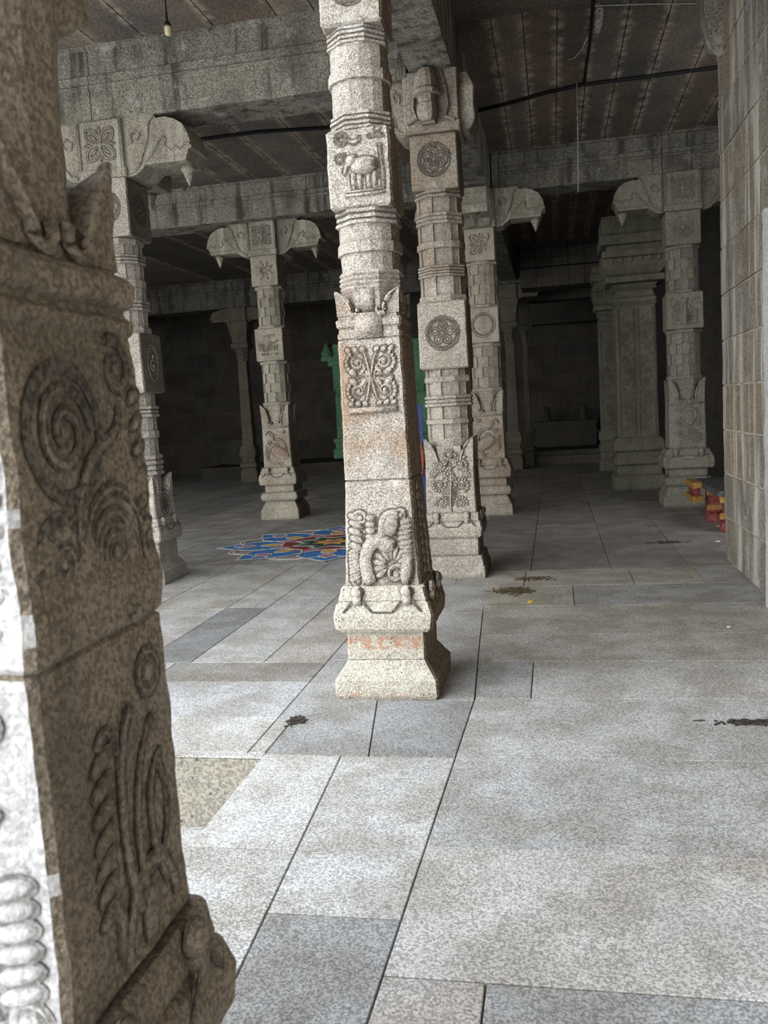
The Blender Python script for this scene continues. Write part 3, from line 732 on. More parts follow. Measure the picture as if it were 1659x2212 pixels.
R = Relief(hw1); flora_panel(R, 1.545, 1.845, .125); R.out(m, s1)
R = Relief(hw1, 'right')
for k in range(10): R.blob(-.02+.01*(k % 2), .66+.05*k, .05, .022, .3, 1.1)
R.curve((.07, .62), (.15, .8), (.0, 1.0), (.1, 1.12), .03, 1.); R.out(m, s1)
b = MB(); loft(b, 'sq', [(1.888, .160), (1.895, .168), (1.915, .170), (1.925, .163), (1.945, .161), (1.955, .172), (1.985, .174), (1.995, .162), (2.012, .160), (2.016, .155)])
mo = b.build('moulding_band', m, P1, edge=.03, amp=.003, freq=18.)
R = Relief(.172, depth=1.3); R.bar(-.072, .072, 1.892, 2.020, .004); lotus_square(R, 1.956, .052); R.out(m, mo, amp=.001)
b = MB(); loft(b, 'oct', [(2.010, .154), (2.13, .154)]); dr = b.build('horn_drum', m, P1, edge=.03, amp=.002, freq=18.)
R = Relief(.153); R.g = .0015; R.poly([(-.036, 2.02), (.036, 2.02), (.036, 2.145), (-.036, 2.145)], .006)
R.curve((0, 2.045), (.05, 2.06), (.02, 2.09), (0, 2.125), .004, 1.2); R.curve((0, 2.045), (-.05, 2.06), (-.02, 2.09), (0, 2.125), .004, 1.2); R.out(m, dr, 'flame_relief', amp=.0005)
horns(m, P1, .164, 2.012, 2.135, .092, .006)
def flute(name, segs, root, mat, **k):
    b = MB()
    for s in segs: s(b)
    return b.build(name, mat, root, **k)
nz = dict(edge=.035, amp=.003, freq=18.)
flute('fluted_shaft', [lambda b: loft(b, 'oct', [(2.125, .150), (2.135, .158)]+[(2.14+.012*i, .154+.008*(i % 2)) for i in range(8)]+[(2.24, .150)]),
      lambda b: loft(b, 'n16', [(2.235, .153), (2.47, .156)]), lambda b: carved_band(b, 2.325, 2.385, .155), lambda b: collar(b, 2.465, 2.552, .148, 'oct', 3, .016)], P1, m, **nz)
b = MB(); block(b, 2.545, 2.935, .166, .163, c=.012); bk = b.build('carved_block', m, P1, edge=.035, amp=.0035, freq=16.)
R = Relief(.165); elephant_panel(R, 2.60); R.out(m, bk)
flute('fluted_shaft', [lambda b: collar(b, 2.930, 3.025, .146, 'oct', 4, .014), lambda b: loft(b, 'n16', [(3.02, .150), (3.36, .147)]), lambda b: carved_band(b, 3.172, 3.232, .150),
      lambda b: collar(b, 3.345, 3.435, .140, 'oct', 4, .013)], P1, m, **nz)
b = MB(); block(b, 3.43, 3.85, .158, c=.012); bk = b.build('carved_block', m, P1, edge=.035, amp=.0035, freq=16.)
R = Relief(.157); roundel(R, 3.62, .10, 6); R.out(m, bk)
capital(P1, m, 3.84, 4.352, .19, [0, PI, PI/2, -PI/2], .8, .17)

# --- second pillar -------------------------------------------------
P2 = empty('stone_pillar', (-.925, 7.90, 0), 'grey granite pillar right behind the central pillar, two wheel medallions, bud under the beam', 'pillar', 'carved granite pillars of the hall')
m = M['p2']
b = MB(); loft(b, 'sq', [(0, .285), (.02, .288), (.105, .284), (.11, .276), (.19, .262), (.20, .255)]); block(b, .198, .366, .232, c=.006); b.build('plinth', m, P2, edge=.06, amp=.003, freq=14.)
b = MB(); cushion(b, .36, .585, .268, .222); c2 = b.build('base_cushion', m, P2, edge=.06, amp=.004, freq=14.); knobs(P2, c2, m, .36, .585, .268)
b = MB(); block(b, .58, .995, .226, .217, c=.008); s2 = b.build('lower_shaft', m, P2, edge=.05, amp=.003, freq=16.)
R = Relief(.222); R.g = .004; vine_panel(R, .60, 1.14, .165, 3); R.out(m, s2)
R = Relief(.222, 'right'); vine_panel(R, .61, .98, .12, 5); R.out(m, s2)
b = MB(); loft(b, 'n16', [(.99, .195), (1.25, .195)]); loft(b, 'sq', [(.99, .12), (1.0, .205), (1.18, .205), (1.19, .12)], sx=.55); dr = b.build('horn_drum', m, P2, edge=.05, amp=.003)
horns(m, P2, .213, .99, 1.25, .125, .006)
flute('fluted_shaft', [lambda b: loft(b, 'star1', [(1.24, .200), (1.75, .198)]), lambda b: carved_band(b, 1.375, 1.42, .198), lambda b: collar(b, 1.53, 1.63, .196, 'oct', 3, .014), lambda b: collar(b, 1.74, 1.80, .19, 'oct', 1, .012), lambda b: loft(b, 'star1', [(1.78, .196), (1.87, .196)])], P2, m, edge=.05, amp=.003, freq=18.)
b = MB(); block(b, 1.86, 2.445, .218, .213, c=.014); bk = b.build('carved_block', m, P2, edge=.05, amp=.003, freq=16.)
R = Relief(.216); roundel(R, 2.165, .142, 5); R.out(m, bk)
flute('fluted_shaft', [lambda b: loft(b, 'star1', [(2.44, .198), (3.34, .195)]), lambda b: collar(b, 2.435, 2.50, .20, 'oct', 1, .008), lambda b: collar(b, 2.655, 2.755, .194, 'oct', 4, .013), lambda b: carved_band(b, 2.895, 2.955, .197), lambda b: collar(b, 3.10, 3.20, .193, 'oct', 3, .012), lambda b: collar(b, 3.32, 3.395, .18, 'oct', 2, .022)], P2, m, edge=.05, amp=.003, freq=18.)
b = MB(); block(b, 3.385, 3.85, .206, .203, c=.014); bk = b.build('carved_block', m, P2, edge=.05, amp=.003, freq=16.)
R = Relief(.204); roundel(R, 3.63, .138, 6); R.out(m, bk)
mc = M['p2']
capital(P2, mc, 3.845, 4.352, .235, [PI, PI/2], .62, .17, face=False)
b = MB(); loft(b, 'sq', [(3.87, .10), (3.92, .16), (4.2, .17), (4.33, .12)], cx=.20); b.build('side_boss', mc, P2, edge=.05, amp=.012, freq=10.)
b = MB(); b.lathe([(3.92, .05), (3.95, .085), (4.0, .095), (4.05, .088), (4.06, .075), (4.12, .085), (4.13, .115), (4.16, .120), (4.18, .10), (4.20, .105), (4.26, .098), (4.33, .07), (4.345, .02)], -.02, -.29, 12)
b.box(-.075, .035, -.30, -.20, 3.90, 4.34); b.build('lotus_bud', mc, P2, amp=.004)
b = MB()
for s in (-1, 1): b.tube([(s*.10, -.24, 4.33), (s*.13, -.243, 4.2), (s*.15, -.243, 4.05), (s*.12, -.243, 3.96), (s*.2, -.24, 3.92)], .016, 6)
b.build('leaf_edge', mc, P2)

# --- third row pillars (one design, different carvings) ----------------
ROW = []
def row_pillar(x, y, m, label, low, mid, top, capm, arms, group='carved granite pillars of the hall', hw=.212, foot=.305, face=True, horn_w=.13):
    P = empty('stone_pillar', (x, y, 0), label, 'pillar', group)
    b = MB(); loft(b, 'sq', [(0, foot), (.15, foot-.004), (.155, foot-.012), (.27, foot-.07), (.28, foot-.075)]); b.build('plinth', m, P, edge=.09, amp=.003)
    b = MB(); loft(b, 'sq', [(.275, hw+.02), (.29, hw+.06), (.32, hw+.078), (.37, hw+.078), (.40, hw+.06), (.415, hw+.02)]); block(b, .41, .53, hw+.02, c=.004); b.build('ring_moulding', m, P, edge=.09, amp=.003)
    b = MB(); cushion(b, .525, .785, foot-.005, hw+.02); cu = b.build('base_cushion', m, P, edge=.09, amp=.003); knobs(P, cu, m, .525, .785, foot-.005, ('front',), 1.1)
    b = MB(); block(b, .78, 1.44, hw+.012, hw+.002, c=.008); s = b.build('lower_shaft', m, P, edge=.09, amp=.003)
    R = Relief(hw+.008); low(R, .80, 1.36); R.bar(-hw*.9, hw*.9, 1.385, 1.405, .012); R.out(m, s)
    b = MB(); loft(b, 'n16', [(1.43, hw*.92), (1.58, hw*.93)]); loft(b, 'oct', [(1.57, hw*.9), (1.60, hw*.96), (1.63, hw*.92), (1.66, hw*.99), (1.70, hw*.93), (1.74, hw*.95)]); b.build('horn_drum', m, P, edge=.09, amp=.003)
    horns(m, P, hw, 1.435, 1.73, horn_w, .012)
    b = MB(); notched(b, 1.72, 2.39, hw*.95, 4); b.build('fluted_shaft', m, P)
    b = MB(); block(b, 2.385, 2.865, hw+.006, c=.012); k = b.build('carved_block', m, P, edge=.09, amp=.003)
    R = Relief(hw+.004); mid(R, 2.625); R.out(m, k)
    b = MB(); notched(b, 2.86, 3.49, hw*.93, 4); b.build('fluted_shaft', m, P)
    b = MB(); block(b, 3.485, 3.93, hw-.006, c=.012); k = b.build('carved_block', m, P, edge=.09, amp=.003)
    R = Relief(hw-.008); top(R, 3.71); R.out(m, k)
    capital(P, capm, 3.925, 4.422, hw+.005, arms, .89, .16, face=face); ROW.append(P)
    return P
row_pillar(-.905, 12.42, M['p3'], 'third granite pillar behind the second one, moon medallion and scroll panel, bracket beside it', lambda R, a, b: scroll_bird(R, a, b, .17, 1),
           lambda R, v: (R.ring(0, v, .155, .010), R.blob(0, v, .14, .14, 0, .12), R.spiral(.02, v, .08, 1.2, 0, .014), R.blob(-.07, v-.05, .03)), lambda R, v: lotus_square(R, v, .14), M['cap'], [0, PI, PI/2, -PI/2])
row_pillar(-4.125, 12.85, M['p6'], 'carved pillar beyond the coloured floor drawing, eight pointed star block and bird panel', lambda R, a, b: scroll_bird(R, a, b, .17, -1),
           lambda R, v: swan_relief(R, v, .17), lambda R, v: star_flower(R, v, .15), M['cap'], [0, PI, PI/2])
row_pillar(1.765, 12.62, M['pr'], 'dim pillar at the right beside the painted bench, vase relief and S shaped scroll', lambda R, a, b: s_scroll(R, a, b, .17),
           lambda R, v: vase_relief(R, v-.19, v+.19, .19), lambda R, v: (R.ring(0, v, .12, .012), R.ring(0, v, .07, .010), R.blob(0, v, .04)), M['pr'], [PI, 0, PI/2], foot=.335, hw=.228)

# --- left pillar ----------------------------------------------------
P5 = empty('stone_pillar', (-3.965, 7.87, 0), 'slim pale pillar half hidden by the dark near pillar, bracket capital above, beside floor edge', 'pillar', 'carved granite pillars of the hall')
m = M['p5']
b = MB(); loft(b, 'sq', [(0, .272), (.13, .272), (.137, .262), (.21, .215), (.225, .212)]); block(b, .22, .405, .213, c=.005); b.build('plinth', m, P5, edge=.07, amp=.003)
b = MB(); cushion(b, .40, .635, .262, .21); c5 = b.build('base_cushion', m, P5, edge=.07, amp=.003); knobs(P5, c5, m, .40, .635, .262)
b = MB(); block(b, .63, .875, .218, .213, c=.008); s5 = b.build('lower_shaft', m, P5, edge=.07, amp=.003)
for f in ('front', 'right'):
    R = Relief(.215, f); roundel(R, .755, .10, 6, rim=1); R.out(m, s5)
horns(m, P5, .214, .87, 1.05, .10, .0)
flute('fluted_shaft', [lambda b: loft(b, 'star1', [(.87, .180), (1.84, .188)]), lambda b: collar(b, 1.04, 1.24, .186, 'oct', 4, .018), lambda b: carved_band(b, 1.40, 1.47, .188), lambda b: collar(b, 1.60, 1.71, .184, 'oct', 3, .02)], P5, m, edge=.07, amp=.003)
b = MB(); block(b, 1.83, 2.385, .222, .218, c=.012); k5 = b.build('carved_block', m, P5, edge=.07, amp=.003)
for f in ('front', 'right'):
    R = Relief(.219, f); R.ring(0, 2.11, .17, .010, 1., 30, .62); R.ring(0, 2.11, .14, .008, 1., 30, .62); R.spiral(0, 2.08, .07, 1.5, 0, .014); R.blob(.01, 2.17, .03, .02, 1.); R.out(m, k5)
flute('fluted_shaft', [lambda b: loft(b, 'star1', [(2.38, .188), (3.27, .190)]), lambda b: collar(b, 2.37, 2.46, .186, 'oct', 1, .012), lambda b: collar(b, 2.60, 2.70, .186, 'oct', 3, .018), lambda b: carved_band(b, 2.82, 2.89, .190), lambda b: collar(b, 3.03, 3.12, .186, 'oct', 3, .016), lambda b: collar(b, 3.20, 3.28, .18, 'oct', 1, .016)], P5, m, edge=.07, amp=.003)
b = MB(); block(b, 3.265, 3.79, .222, .222, c=.01); k5 = b.build('carved_block', m, P5, edge=.07, amp=.003)
for f in ('front', 'right'):
    R = Relief(.221, f); roundel(R, 3.53, .14, 6); R.out(m, k5)
capital(P5, M['cap'], 3.785, 4.302, .225, [0, PI, PI/2], .87, .20)

def shade_right_faces(root, mat, lim=.8, only=None):  # faces turned right get a darker copy: shade painted into the colour
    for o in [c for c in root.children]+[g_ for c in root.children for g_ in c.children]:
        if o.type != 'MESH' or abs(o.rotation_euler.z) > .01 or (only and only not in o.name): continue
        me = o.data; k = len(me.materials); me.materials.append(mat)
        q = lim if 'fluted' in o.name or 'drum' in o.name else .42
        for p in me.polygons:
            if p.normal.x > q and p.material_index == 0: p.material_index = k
shade_right_faces(P1, M['p1s']); shade_right_faces(P2, M['p2s'])
for rp in ROW[:2]: shade_right_faces(rp, M['p2s'])
shade_right_faces(P5, M['p5s'], only='carved_block')
# --- near left pillar -------------------------------------------------
P4 = empty('stone_pillar', (-.915, 1.245, 0), 'large dark brown pillar closest at the left edge, bright lit front and scroll carved side', 'pillar', 'carved granite pillars of the hall')
m = M['p4']
near = dict(edge=.028, amp=.004, freq=15.)
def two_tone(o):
    """front faces get a paler copy: the daylight on them is put into the colour"""
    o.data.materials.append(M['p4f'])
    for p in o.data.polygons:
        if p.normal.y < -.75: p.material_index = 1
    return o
b = MB(); loft(b, 'sq', [(0, .28), (.105, .28), (.195, .22), (.2, .215)]); block(b, .198, .37, .215, c=.006); two_tone(b.build('plinth', m, P4, **near))
b = MB(); cushion(b, .36, .608, .262, .208); c4 = two_tone(b.build('base_cushion', m, P4, **near)); knobs(P4, c4, m, .36, .608, .262, ('front', 'right'), 1.)
def hw4(v): return .207-.008*min(1, max(0, (v-.62)/1.0))
b = MB(); loft(b, 'sq', [(.62, .208), (.635, .206), (.9, hw4(.9)), (1.165, hw4(1.165)), (1.172, hw4(1.17)-.006)])
loft(b, 'sq', [(1.172, hw4(1.17)-.004), (1.182, hw4(1.18)+.004), (1.24, hw4(1.24)+.010), (1.30, hw4(1.3)+.003), (1.5, hw4(1.5)), (1.60, hw4(1.6)), (1.66, .193)])
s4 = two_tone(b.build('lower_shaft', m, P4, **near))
R = Relief(lambda v: hw4(v)+.001, 'right', .8); R.g = .0035
R.spiral(.06, 1.30, .085, 2.0, -1.5, .011, -1, 1.2); R.ring(.06, 1.30, .105, .009, 1.1, 30, .9)
R.curve((.10, 1.20), (-.05, 1.22), (-.08, 1.36), (-.02, 1.42), .011, 1.2, 14, .8)
R.curve((-.02, 1.42), (.02, 1.50), (.10, 1.46), (.11, 1.54), .011, 1.2, 14, .7)
R.spiral(-.06, 1.50, .075, 1.8, 0, .011, 1, 1.2)
R.spiral(-.10, 1.31, .05, 1.4, 2, .010, 1, 1.2); R.ring(-.06, 1.50, .098, .008, .9); R.ring(-.10, 1.31, .066, .008, .9)
R.spiral(.11, 1.60, .05, 1.4, 2, .010, -1, 1.2)
for k in range(8): R.blob(.165, 1.24+.045*k, .024, .011, .5, 1.)
for k in range(6): R.blob(-.14+.045*k, 1.215, .022, .013, -.5, 1.)
R.out(m, s4)
R = Relief(lambda v: hw4(v)+.001, 'right', .8); R.g = .0035
for k in range(7): R.blob(-.06-.003*k, .99-.04*k, .034, .014, .35, 1.1)
R.curve((-.07, 1.01), (-.03, 1.06), (.0, 1.0), (-.015, .93), .010, 1.2)
R.curve((.02, .70), (-.04, .85), (.0, 1.02), (.05, 1.04), .012, 1.2, 16, .8)
R.curve((.06, .68), (.0, .80), (.05, .98), (.12, 1.0), .010, 1.2, 16, .8)
R.curve((.12, .70), (.05, .82), (.09, .93), (.14, .93), .010, 1.2, 16, .8)
R.curve((.12, .93), (.16, .85), (.14, .76), (.10, .76), .009, 1.2)
R.ring(.12, 1.08, .035, .009, 1.1, 18); R.blob(.12, 1.08, .02)
R.curve((-.04, .64), (.0, .80), (.12, .80), (.15, .66), .012, 1.2, 16, 1.)
R.blob(.05, .68, .055, .028, 1.3, .7); R.stroke([(-.05, .66), (-.045, .72), (-.06, .76)], .012)
R.out(m, s4)
R = Relief(lambda v: hw4(v)+.001, 'front')
for k in range(6): R.blob(.135, .70+.032*k, .040, .016, .25, 1.1)
R.spiral(.14, .66, .032, 1.4, 0, .012, 1, 1.1)
R.curve((.09, .66), (.07, .8), (.09, .95), (.13, .98), .014, 1.1); R.spiral(-.06, .85, .07, 1.5, 0, .014); R.blob(.12, 1.10, .025)
for k in range(8): R.blob(.15, 1.23+.045*k, .030, .014, .3, 1.)
R.out(M['p4f'], s4, gr='groove_shade_l')
b = MB(); loft(b, 'sq', [(1.655, .192), (1.662, .200), (1.68, .203), (1.69, .193), (1.70, .191), (1.71, .203), (1.725, .206), (1.745, .207), (1.757, .198), (1.765, .183), (1.78, .180)]); two_tone(b.build('moulding_band', m, P4, **near))
b = MB(); loft(b, 'n16', [(1.77, .182), (2.06, .180), (2.10, .183), (2.155, .192), (2.16, .17)]); b.build('horn_drum', m, P4, **near)
horns(m, P4, .184, 1.77, 1.95, .135, .006, amp=.004, p=1., q=.75)
b = MB(); block(b, 2.145, 2.55, .182, .182, c=.03); b.build('carved_block', m, P4, **near)
flute('fluted_shaft', [lambda b: collar(b, 2.54, 2.62, .146, 'oct', 3, .014), lambda b: loft(b, 'n16', [(2.6, .15), (3.40, .15)])], P4, m, edge=.06, amp=.003)
b = MB(); block(b, 3.39, 3.85, .17, c=.012); b.build('carved_block', m, P4, edge=.06, amp=.003)
capital(P4, m, 3.845, 4.352, .19, [0, PI, PI/2], .8, .17)

# --- far slender pillars ----------------------------------------------
def far_pillar(x, y, m, label, k=1.0, foot=.21, top=4.30, arms=(0, PI)):
    P = empty('stone_pillar', (x, y, 0), label, 'pillar', 'carved granite pillars of the hall')
    b = MB(); loft(b, 'sq', [(0, foot*k), (.25, foot*k), (.33, foot*k*.8), (.35, foot*k*.78)]); loft(b, 'sq', [(.345, foot*k*.8), (.38, foot*k*1.02), (.47, foot*k*1.02), (.50, foot*k*.8), (.63, foot*k*.8)]); b.build('plinth', m, P, edge=.15, amp=.004)
    b = MB(); cushion(b, .62, .90, foot*k, foot*k*.75); b.build('base_cushion', m, P, edge=.15, amp=.004)
    b = MB(); block(b, .89, 3.0, foot*k*.66, foot*k*.52, c=.01); s = b.build('shaft', m, P, edge=.15, amp=.003)
    R = Relief(lambda v: foot*k*(.655-.14*(v-.89)/2.1)); rnd = random.Random(4)
    for i in range(9): R.spiral(rnd.uniform(-.02, .02), 1.05+.2*i, foot*k*.35, 1.4, i, .012, 1 if i % 2 else -1, 1.2)
    R.out(m, s)
    b = MB(); loft(b, 'oct', [(2.99, foot*k*.55), (3.05, foot*k*.7), (3.10, foot*k*.6), (3.16, foot*k*.75), (3.2, foot*k*.62), (3.28, foot*k*.9), (3.30, foot*k*.85)]); b.build('vase_moulding', m, P)
    b = MB(); loft(b, 'sq', [(3.29, foot*k*.78), (3.33, foot*k*1.02), (3.42, foot*k*1.02), (3.44, foot*k*.85), (3.60, foot*k*.92), (3.85, foot*k*1.15), (3.88, foot*k*1.2), (3.95, foot*k*1.2), (3.97, foot*k*1.05), (top, foot*k*1.05)]); b.build('flared_capital', m, P, edge=.15, amp=.004)
    for a in arms: bracket_arm(P, m, a, 3.92, top, foot*k*1.0, .72, .15, False)
    return P
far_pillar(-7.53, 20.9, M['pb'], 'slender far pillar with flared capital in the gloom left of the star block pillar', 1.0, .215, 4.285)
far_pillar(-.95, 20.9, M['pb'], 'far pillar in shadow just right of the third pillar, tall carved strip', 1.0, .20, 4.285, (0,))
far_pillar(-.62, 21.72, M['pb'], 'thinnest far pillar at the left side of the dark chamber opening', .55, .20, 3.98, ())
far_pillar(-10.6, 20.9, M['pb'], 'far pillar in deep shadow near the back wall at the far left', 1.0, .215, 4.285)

# --- shrine piers behind the right pillar -------------------------------
def pier(x, y, w, d, m, label, panels=2, top=4.3):
    P = empty('shrine_pier', (x, y, 0), label, 'pier', 'shrine piers')
    def lf(b, prof): loft(b, 'sq', [(z, r) for z, r in prof], sx=w/.3, sy=d/.3)
    b = MB(); lf(b, [(0, .34), (.22, .34), (.26, .30), (.40, .29), (.43, .33), (.52, .34), (.58, .30), (.62, .29), (.66, .335), (.80, .33), (.86, .30)]); b.build('base_moulding', m, P, edge=.12, amp=.004)
    b = MB(); lf(b, [(.85, .27), (3.02, .262)])
    sh = b.build('shaft', m, P, edge=.15, amp=.003)
    R = Relief(lambda v: d*.89); n = panels
    for i in range(n):
        cu = (-1+2*(i+.5)/n)*w*.86; hwp = w*.86/n*.78
        R.stroke([(cu-hwp, .9), (cu-hwp, 2.95)], .012); R.stroke([(cu+hwp, .9), (cu+hwp, 2.95)], .012)
        for k in range(10): R.spiral(cu+(.2 if k % 2 else -.2)*hwp, 1.0+.19*k, hwp*.6, 1.5, k, .012, 1 if k % 2 else -1, 1.2)
        for k in range(10): R.blob(cu-(.5 if k % 2 else -.5)*hwp, 1.08+.19*k, .03, .016, .8, 1.)
    R.out(m, sh)
    b = MB(); lf(b, [(3.0, .262), (3.03, .29), (3.06, .27), (3.12, .285), (3.14, .262), (3.18, .25), (3.24, .24), (3.27, .29), (3.30, .27), (3.34, .30), (3.36, .28), (3.37, .38), (3.46, .385), (3.47, .33)]); b.build('neck_moulding', m, P, edge=.12, amp=.004)
    b = MB(); lf(b, [(3.46, .32), (3.52, .36), (3.62, .41), (3.74, .43), (3.75, .40), (3.76, .42), (3.86, .42), (3.87, .36), (3.95, .36), (3.96, .44), (4.10, .45), (4.11, .40), (4.2, .42), (top, .42)]); fc = b.build('flared_capital', m, P, edge=.12, amp=.005)
    R = Relief(lambda v: d/.3*(.36+.07*min(1, (v-3.52)/.2)))
    for i in range(6): R.blob((-.85+.34*i)*w*1.2, 3.70, .05, .05, 0, .5)
    R.out(m, fc)
    return P
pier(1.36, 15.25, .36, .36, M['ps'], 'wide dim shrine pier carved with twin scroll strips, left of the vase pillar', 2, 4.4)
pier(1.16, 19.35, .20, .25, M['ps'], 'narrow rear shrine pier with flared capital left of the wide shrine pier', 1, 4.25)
sw = MB(); sw.box(1.50, 1.78, 15.85, 24.85, 0, 4.9, 0, 1.0); sw.box(1.78, 3.85, 15.9, 16.2, 0, 4.9, 0, 1.); struct(sw, 'wall_shrine', [M['dark']], edge=.4, amp=.006)

# ------------------------------------------------------------------ green shrine front on the far platform
GP = empty('green_shrine_frame', (-4.75, 24.4, .31), 'green painted shrine doorway on the far platform, behind the central pillar', 'shrine')
for sx in (-1, 1):
    b = MB(); cx = sx*1.15
    loft(b, 'sq', [(0, .30), (.25, .30), (.28, .24), (.42, .24), (.45, .28), (.55, .28), (.58, .20)], cx, 0)
    loft(b, 'sq', [(.57, .19), (1.75, .17)], cx, 0); loft(b, 'oct', [(1.7, .17), (1.75, .21), (1.82, .16), (1.88, .19), (1.95, .24), (2.0, .24), (2.02, .18)], cx, 0); loft(b, 'sq', [(2.0, .2), (2.6, .2)], cx, 0)
    b.build('pilaster', M['green'], GP)
b = MB(); b.box(-1.45, 1.45, -.3, .3, 2.6, 2.75); b.box(-1.6, 1.6, -.42, .3, 2.74, 2.86); b.box(-1.3, 1.3, -.25, .3, 2.85, 3.2); b.build('lintel', M['green'], GP)
for u in (-1.45, -.75, 0, .75, 1.45):
    b = MB(); b.lathe([(2.85, .02), (2.86, .12), (2.95, .17), (3.08, .10), (3.2, .05), (3.26, .012)], u, -.34, 12); b.build('finial', M['green'], GP)
b = MB(); b.box(-.97, .97, .0, .25, 0, 2.6); b.build('door_recess', M['dark'], GP)
b = MB(); b.box(-1.5, 1.5, -.12, .2, 3.2, 4.45, 0, 1., .02); b.build('upper_course', M['dark'], GP)

# altars and stones in the dark chambers
AL = MB(); AL.box(-.5, 1.1, 23.9, 24.8, 0, .35); AL.box(-.56, 1.14, 23.84, 24.8, .34, .42); AL.box(-.48, 1.1, 23.92, 24.8, .41, .62); AL.box(-.56, 1.14, 23.82, 24.8, .61, .68)
al = AL.build('stone_altar', M['dark'], loc=(0, 0, .34)); tag(al, 'stepped black stone altar at the back of the dark right chamber', 'altar')
for x, l in ((-.19, 'small rounded stone idol on the left end of the stepped chamber altar'), (.78, 'small rounded stone idol on the right end of the stepped chamber altar')):
    I = MB(); I.lathe([(0, .13), (.04, .14), (.07, .10), (.10, .10), (.30, .085), (.37, .06), (.40, .01)], 0, 0, 14); tag(I.build('stone_idol', M['dark'], loc=(x, 24.2, 1.02), smooth=True), l, 'idol', 'small idols on the chamber altar')
AL = MB(); AL.box(-9.3, -7.9, 23.7, 24.7, 0, .62); AL.box(-9.36, -7.84, 23.64, 24.7, .61, .70); tag(AL.build('stone_altar', M['dark'], loc=(0, 0, .31)), 'low dark stone altar on the platform at the far left', 'altar')
I = MB(); I.lathe([(0, .26), (.10, .27), (.16, .18), (.30, .22), (.45, .16), (.55, .08), (.66, .10), (.72, .06), (.76, .01)], 0, 0, 14)
tag(I.build('stone_idol', M['dark'], loc=(-8.2, 24.1, 1.01), smooth=True), 'dark seated idol silhouette on the low far left altar', 'idol')

# blue cloth on a stand between the first two pillars
BC = empty('cloth_banner', (-1.60, 9.5, 0), 'strip of blue cloth with orange edge glimpsed between the two nearest central pillars', 'cloth')
b = MB(); rs = []
for k in range(13):
    z = .02+1.60*k/12; row = []
    for i in range(15):
        t = i/14; row.append((-.26+.44*t, .02*math.sin(t*14+z)+.01*math.sin(z*5), z+(-.05*t if k == 12 else 0)))
    rs.append(row+[(x, y+.012, zz) for x, y, zz in reversed(row)])
b.rings(rs); b.build('blue_sheet', M['blue'], BC)
b = MB(); b.tube([(.150, .0, .80), (.158, .0, .92), (.165, .005, 1.04), (.150, .0, 1.16)], [.012, .022, .020, .010], 8); b.build('orange_edge', M['orange'], BC)

# ------------------------------------------------------------------ floor drawing
RG = empty('floor_drawing', (-2.66, 10.05, 0), 'large coloured flower drawing in blue, maroon and yellow powder on the floor', 'floor drawing')
RG.rotation_euler.z = .18
def flat(name, polys, mat, z):
    b = MB()
    for p in polys:
        n = len(p); b.add([(x, y, z) for x, y in p]+[(x, y, z-.003) for x, y in p], [tuple(range(n))]+[(i, (i+1) % n, n+(i+1) % n, n+i) for i in range(n)])
    return b.build(name, mat, RG)
def pol(r, a): return (r*math.cos(a), r*math.sin(a))
def line(pts, w, closed=False):
    out = []; n = len(pts)
    for i in range(n if closed else n-1):
        a, c = pts[i], pts[(i+1) % n]; L = math.hypot(c[0]-a[0], c[1]-a[1]) or 1
        nx, ny = -(c[1]-a[1])/L*w, (c[0]-a[0])/L*w
        out.append([(a[0]+nx, a[1]+ny), (a[0]-nx, a[1]-ny), (c[0]-nx, c[1]-ny), (c[0]+nx, c[1]+ny)])
    return out
NP = 8; D = 2*PI/NP; lines = []
for k in range(NP):
    a = k*D
    petal = [pol(.62, a-.30*D), pol(.80, a-.50*D), pol(1.02, a-.42*D), pol(1.18, a-.22*D), pol(1.40, a), pol(1.18, a+.22*D), pol(1.02, a+.42*D), pol(.80, a+.50*D), pol(.62, a+.30*D)]
    flat('blue_petal', [petal], M['r_blue'], .006); lines += line(petal, .012, True)
    flat('maroon_petal', [[pol(.40, a), pol(.52, a-.34*D), pol(.66, a-.30*D), pol(.80, a-.06*D), pol(.80, a+.06*D), pol(.66, a+.30*D), pol(.52, a+.34*D)]], M['r_maroon'], .0075)
    el = [(.74*math.cos(a)+.13*math.cos(t)*math.cos(a)-.085*math.sin(t)*math.sin(a), .74*math.sin(a)+.13*math.cos(t)*math.sin(a)+.085*math.sin(t)*math.cos(a)) for t in [2*PI*i/16 for i in range(16)]]
    flat('yellow_petal', [el], M['r_yellow'], .009); lines += line(el, .010, True)
    a2 = a+D/2
    flat('pink_petal', [[pol(.50, a2), pol(.62, a2-.16*D), pol(.80, a2), pol(.62, a2+.16*D)]], M['r_pink'], .0085)
    flat('green_petal', [[pol(.24, a2), pol(.34, a2-.34*D), pol(.50, a2), pol(.34, a2+.34*D)]], M['r_green'], .008); lines += line([pol(.34, a2-.5*D), pol(.50, a2), pol(.34, a2+.5*D)], .010)
    lo = [pol(.98, a-.10*D), pol(1.08, a-.12*D), pol(1.10, a-.05*D), pol(1.20, a), pol(1.10, a+.05*D), pol(1.08, a+.12*D), pol(.98, a+.10*D), pol(.93, a)]
    flat('lotus_motif', [lo], M['r_pink'], .009); lines += line(lo, .009, True)
    lines += line([pol(1.10+.16*math.sin(PI*i/8), a2+(-.36+.72*i/8)*D) for i in range(9)], .012)
    lines += line([pol(1.12+.09*math.sin(PI*i/8), a2+(-.26+.52*i/8)*D) for i in range(9)], .010)
flat('dark_ground', [[pol(.34 if i % 2 else .28, i*PI/8) for i in range(16)]], M['r_dark'], .0085)
flat('yellow_star', [[pol(.26 if i % 2 else .15, i*PI/8) for i in range(16)]], M['r_yellow'], .010)
flat('pink_centre', [[pol(.11 if i % 2 else .08, i*PI/8) for i in range(16)]], M['r_pink'], .0115)
